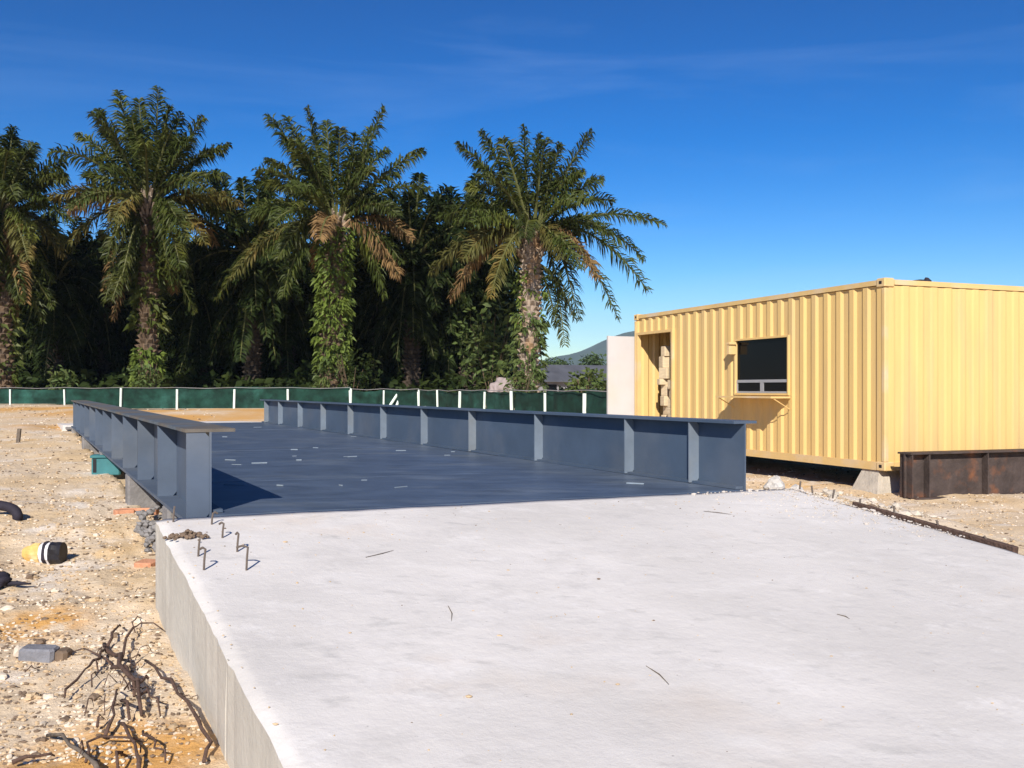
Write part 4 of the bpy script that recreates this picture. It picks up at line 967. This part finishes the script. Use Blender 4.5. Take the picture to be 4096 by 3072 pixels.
crumple(-.21, -.025, .105, YPLAST, 'yellow_wrap', 1); crumple(-.0249, .012, .108, WPLAST, 'white_band', 2); crumple(.0121, .045, .112, BLACKC, 'dark_stripe', 3); crumple(.0451, .075, .11, WPLAST, 'white_band', 4); crumple(.0751, .2, .113, BLACKP, 'black_end', 5)
# black rubber hose arching out of the sand
p = hitd(10, 1130); mb = MB(); pts = []
for i in range(15):
    a = math.pi*i/14; pts.append(p+Vector((-.10-.21*math.cos(a), .03*math.sin(a), -.05+.13*math.sin(a)**.6)))
mb.tube(pts, .042, 10); tag(mb.build('tyre_strip', BLACKC, smooth=True, loc=p), 'black rubber tyre strip arching out of sand', 'tyre')
p = hitd(8, 1268); mb = MB(); mb.lump((p.x-.06, p.y, p.z+.03), (.09, .08, .05), 12, .45, 3); mb.tube([p+Vector((0, 0, .02)), p+Vector((.1, 0, .02)), p+Vector((.17, .01, .015))], [.02, .014, .006], 6)
tag(mb.build('black_rag', BLACKC, smooth=True, loc=p), 'crumpled black rag on sand below the yellow packet', 'rag')
# teal crate under the girder
p = hitd(232, 1022); mb = MB(); root = thing('teal_crate', 'small teal plastic crate against the left girder footing', 'crate', tuple(p)); M = Matrix.Translation(p) @ Matrix.Rotation(.25, 4, 'Z')
def putt(mb, n, m):
    o = mb.build(n, m, None, loc=p); o.location = (0, 0, 0); o.parent = root
mb.cham((-.17, -.12, -.02), (.17, .12, .20), .02, M); putt(mb, 'crate_body', TEAL)
mb = MB(); mb.cham((-.185, -.135, .2005), (.185, .135, .235), .012, M); putt(mb, 'rim', TEAL)
mb = MB(); mb.box((-.15, -.1245, .02), (-.11, -.119, .19), M); putt(mb, 'side_rib', BLACKP)
# grey gravel pocket under the girder by the ramp
mb = MB(); r6 = random.Random(17)
for i in range(420):
    t = r6.uniform(.05, 2.4); c = r6.uniform(-.18, .1); p = LN+AX*t+AC*c; s = r6.uniform(.015, .04); z = ground_z(p.x, p.y); mb.lump((p.x, p.y, z+r6.random()*max(.02, .20-.25*abs(c))), (s, s, s*.8), i, .35)
tag(mb.build('gravel_pocket', PLINTH), 'dark grey gravel packed under girder beside the ramp corner', 'gravel', kind='stuff')
# orange brick pieces beside the ramp
for i, (x, y, l, a, lab) in enumerate(((300, 1108, .16, .1, 'larger orange brick piece half buried beside ramp corner'), (268, 1112, .08, .6, 'small orange brick chip left of the larger piece'), (318, 1222, .07, -.3, 'brown brick chip by the ramp foot'))):
    p = hitd(x, y); mb = MB(); M = Matrix.Translation(p-Vector((0, 0, .03))) @ Matrix.Rotation(a, 4, 'Z') @ Matrix.Rotation(.1*(i-1), 4, 'X'); mb.cham((-l, -.06, 0), (l, .06, .065), .012, M)
    tag(mb.build('brick_piece', BRICK, loc=p), lab, 'brick')
# marker pegs in the sand
for (x, y, h) in ((72, 960, .25), (312, 942, .22)):
    p = hitd(x/2.212*1000/4096*2212 if False else x*.54, (1500+y*.0)*.0+ (958 if x == 72 else 940)); mb = MB(); mb.box((-.03, -.02, -.1), (.03, .02, h), Matrix.Translation(p) @ Matrix.Rotation(.1, 4, 'Y'))
    tag(mb.build('wooden_peg', STICK, loc=p), 'short brown wooden peg standing in the sand', 'peg', 'pegs standing in the sand')
# stones and clods
stones = random.Random(44); cnt = 0
while cnt < 46:
    x = stones.uniform(-5, 150) if stones.random() < .8 else stones.uniform(860, 1020); y = stones.uniform(425, 760)
    p = hit(x, y); ts, cs = slab_tc(p.x, p.y); c = (p-LN).dot(AC)
    if (-.4 < ts < 7 and -.02 < cs < 1.02) or (c > -.3 and c < 4.3 and p.y > 5) or x > 900 and y > 505: continue
    s = stones.uniform(.012, .030); mb = MB(); mb.lump((p.x, p.y, p.z+s*.25), (s*stones.uniform(.9, 1.5), s, s*.65), cnt+50, .35, 2, Matrix.Rotation(stones.uniform(0, 3), 3, 'Z'))
    tag(mb.build('stone', [PEB1, PEB2, PEB1, PEB3][cnt % 4], loc=p), ['pale', 'tan', 'pale', 'dark brown'][cnt % 4]+' rough stone lying loose on the sand', 'stone', 'loose stones on the sand'); cnt += 1
for mname, m, n, sd in (('pale_rubble', PEB1, 4500, 1), ('tan_clods', PEB2, 4500, 2), ('brown_crumbs', PEB3, 2600, 3)):
    mb = MB(); r7 = random.Random(sd)
    for i in range(n):
        if r7.random() < .8: x = r7.uniform(-60, 215); y = 405+360*r7.random()**1.15
        else: x = r7.uniform(745, 1060); y = r7.uniform(468, 545)
        if noise.noise(Vector((x*.02, y*.03, sd*7))) < -.15 and r7.random() < .8: continue
        p = hit(x, y); ts, cs = slab_tc(p.x, p.y); c = (p-LN).dot(AC)
        if (-.05 < ts < 7 and -.005 < cs < 1.005) or (c > .05 and c < 3.9 and p.y > 5): continue
        s = r7.uniform(.003, .008)*(1+.10*p.y) if r7.random() < .96 else r7.uniform(.010, .018)
        mb.lump((p.x, p.y, p.z+s*.2), (s*r7.uniform(.8, 1.6), s, s*.65), i, .4, 1, Matrix.Rotation(r7.uniform(0, 3), 3, 'Z'))
    tag(mb.build(mname, m), {'pale_rubble': 'pale crushed rubble scattered over the sand', 'tan_clods': 'tan sandy clods scattered over the ground', 'brown_crumbs': 'dark brown crumbs and chips over the sand'}[mname], 'rubble', kind='stuff')

# ------------------------------------------------------------------ air
mb = MB(); mb.box((-4500, -4500, -6), (4500, 4500, 270)); hz = mb.build('haze', [])
hm = bpy.data.materials.new('haze'); hm.use_nodes = True; ht = hm.node_tree; ht.nodes.clear()
ho = ht.nodes.new('ShaderNodeOutputMaterial'); pv = ht.nodes.new('ShaderNodeVolumePrincipled')
pv.inputs['Color'].default_value = (0.62, 0.78, 1.0, 1); pv.inputs['Density'].default_value = 0.00012; pv.inputs['Anisotropy'].default_value = 0.0
ht.links.new(pv.outputs[0], ho.inputs['Volume']); hz.data.materials.append(hm); hz['kind'] = 'stuff'; hz['label'] = 'thin blue haze filling the air over the site'; hz['category'] = 'haze'
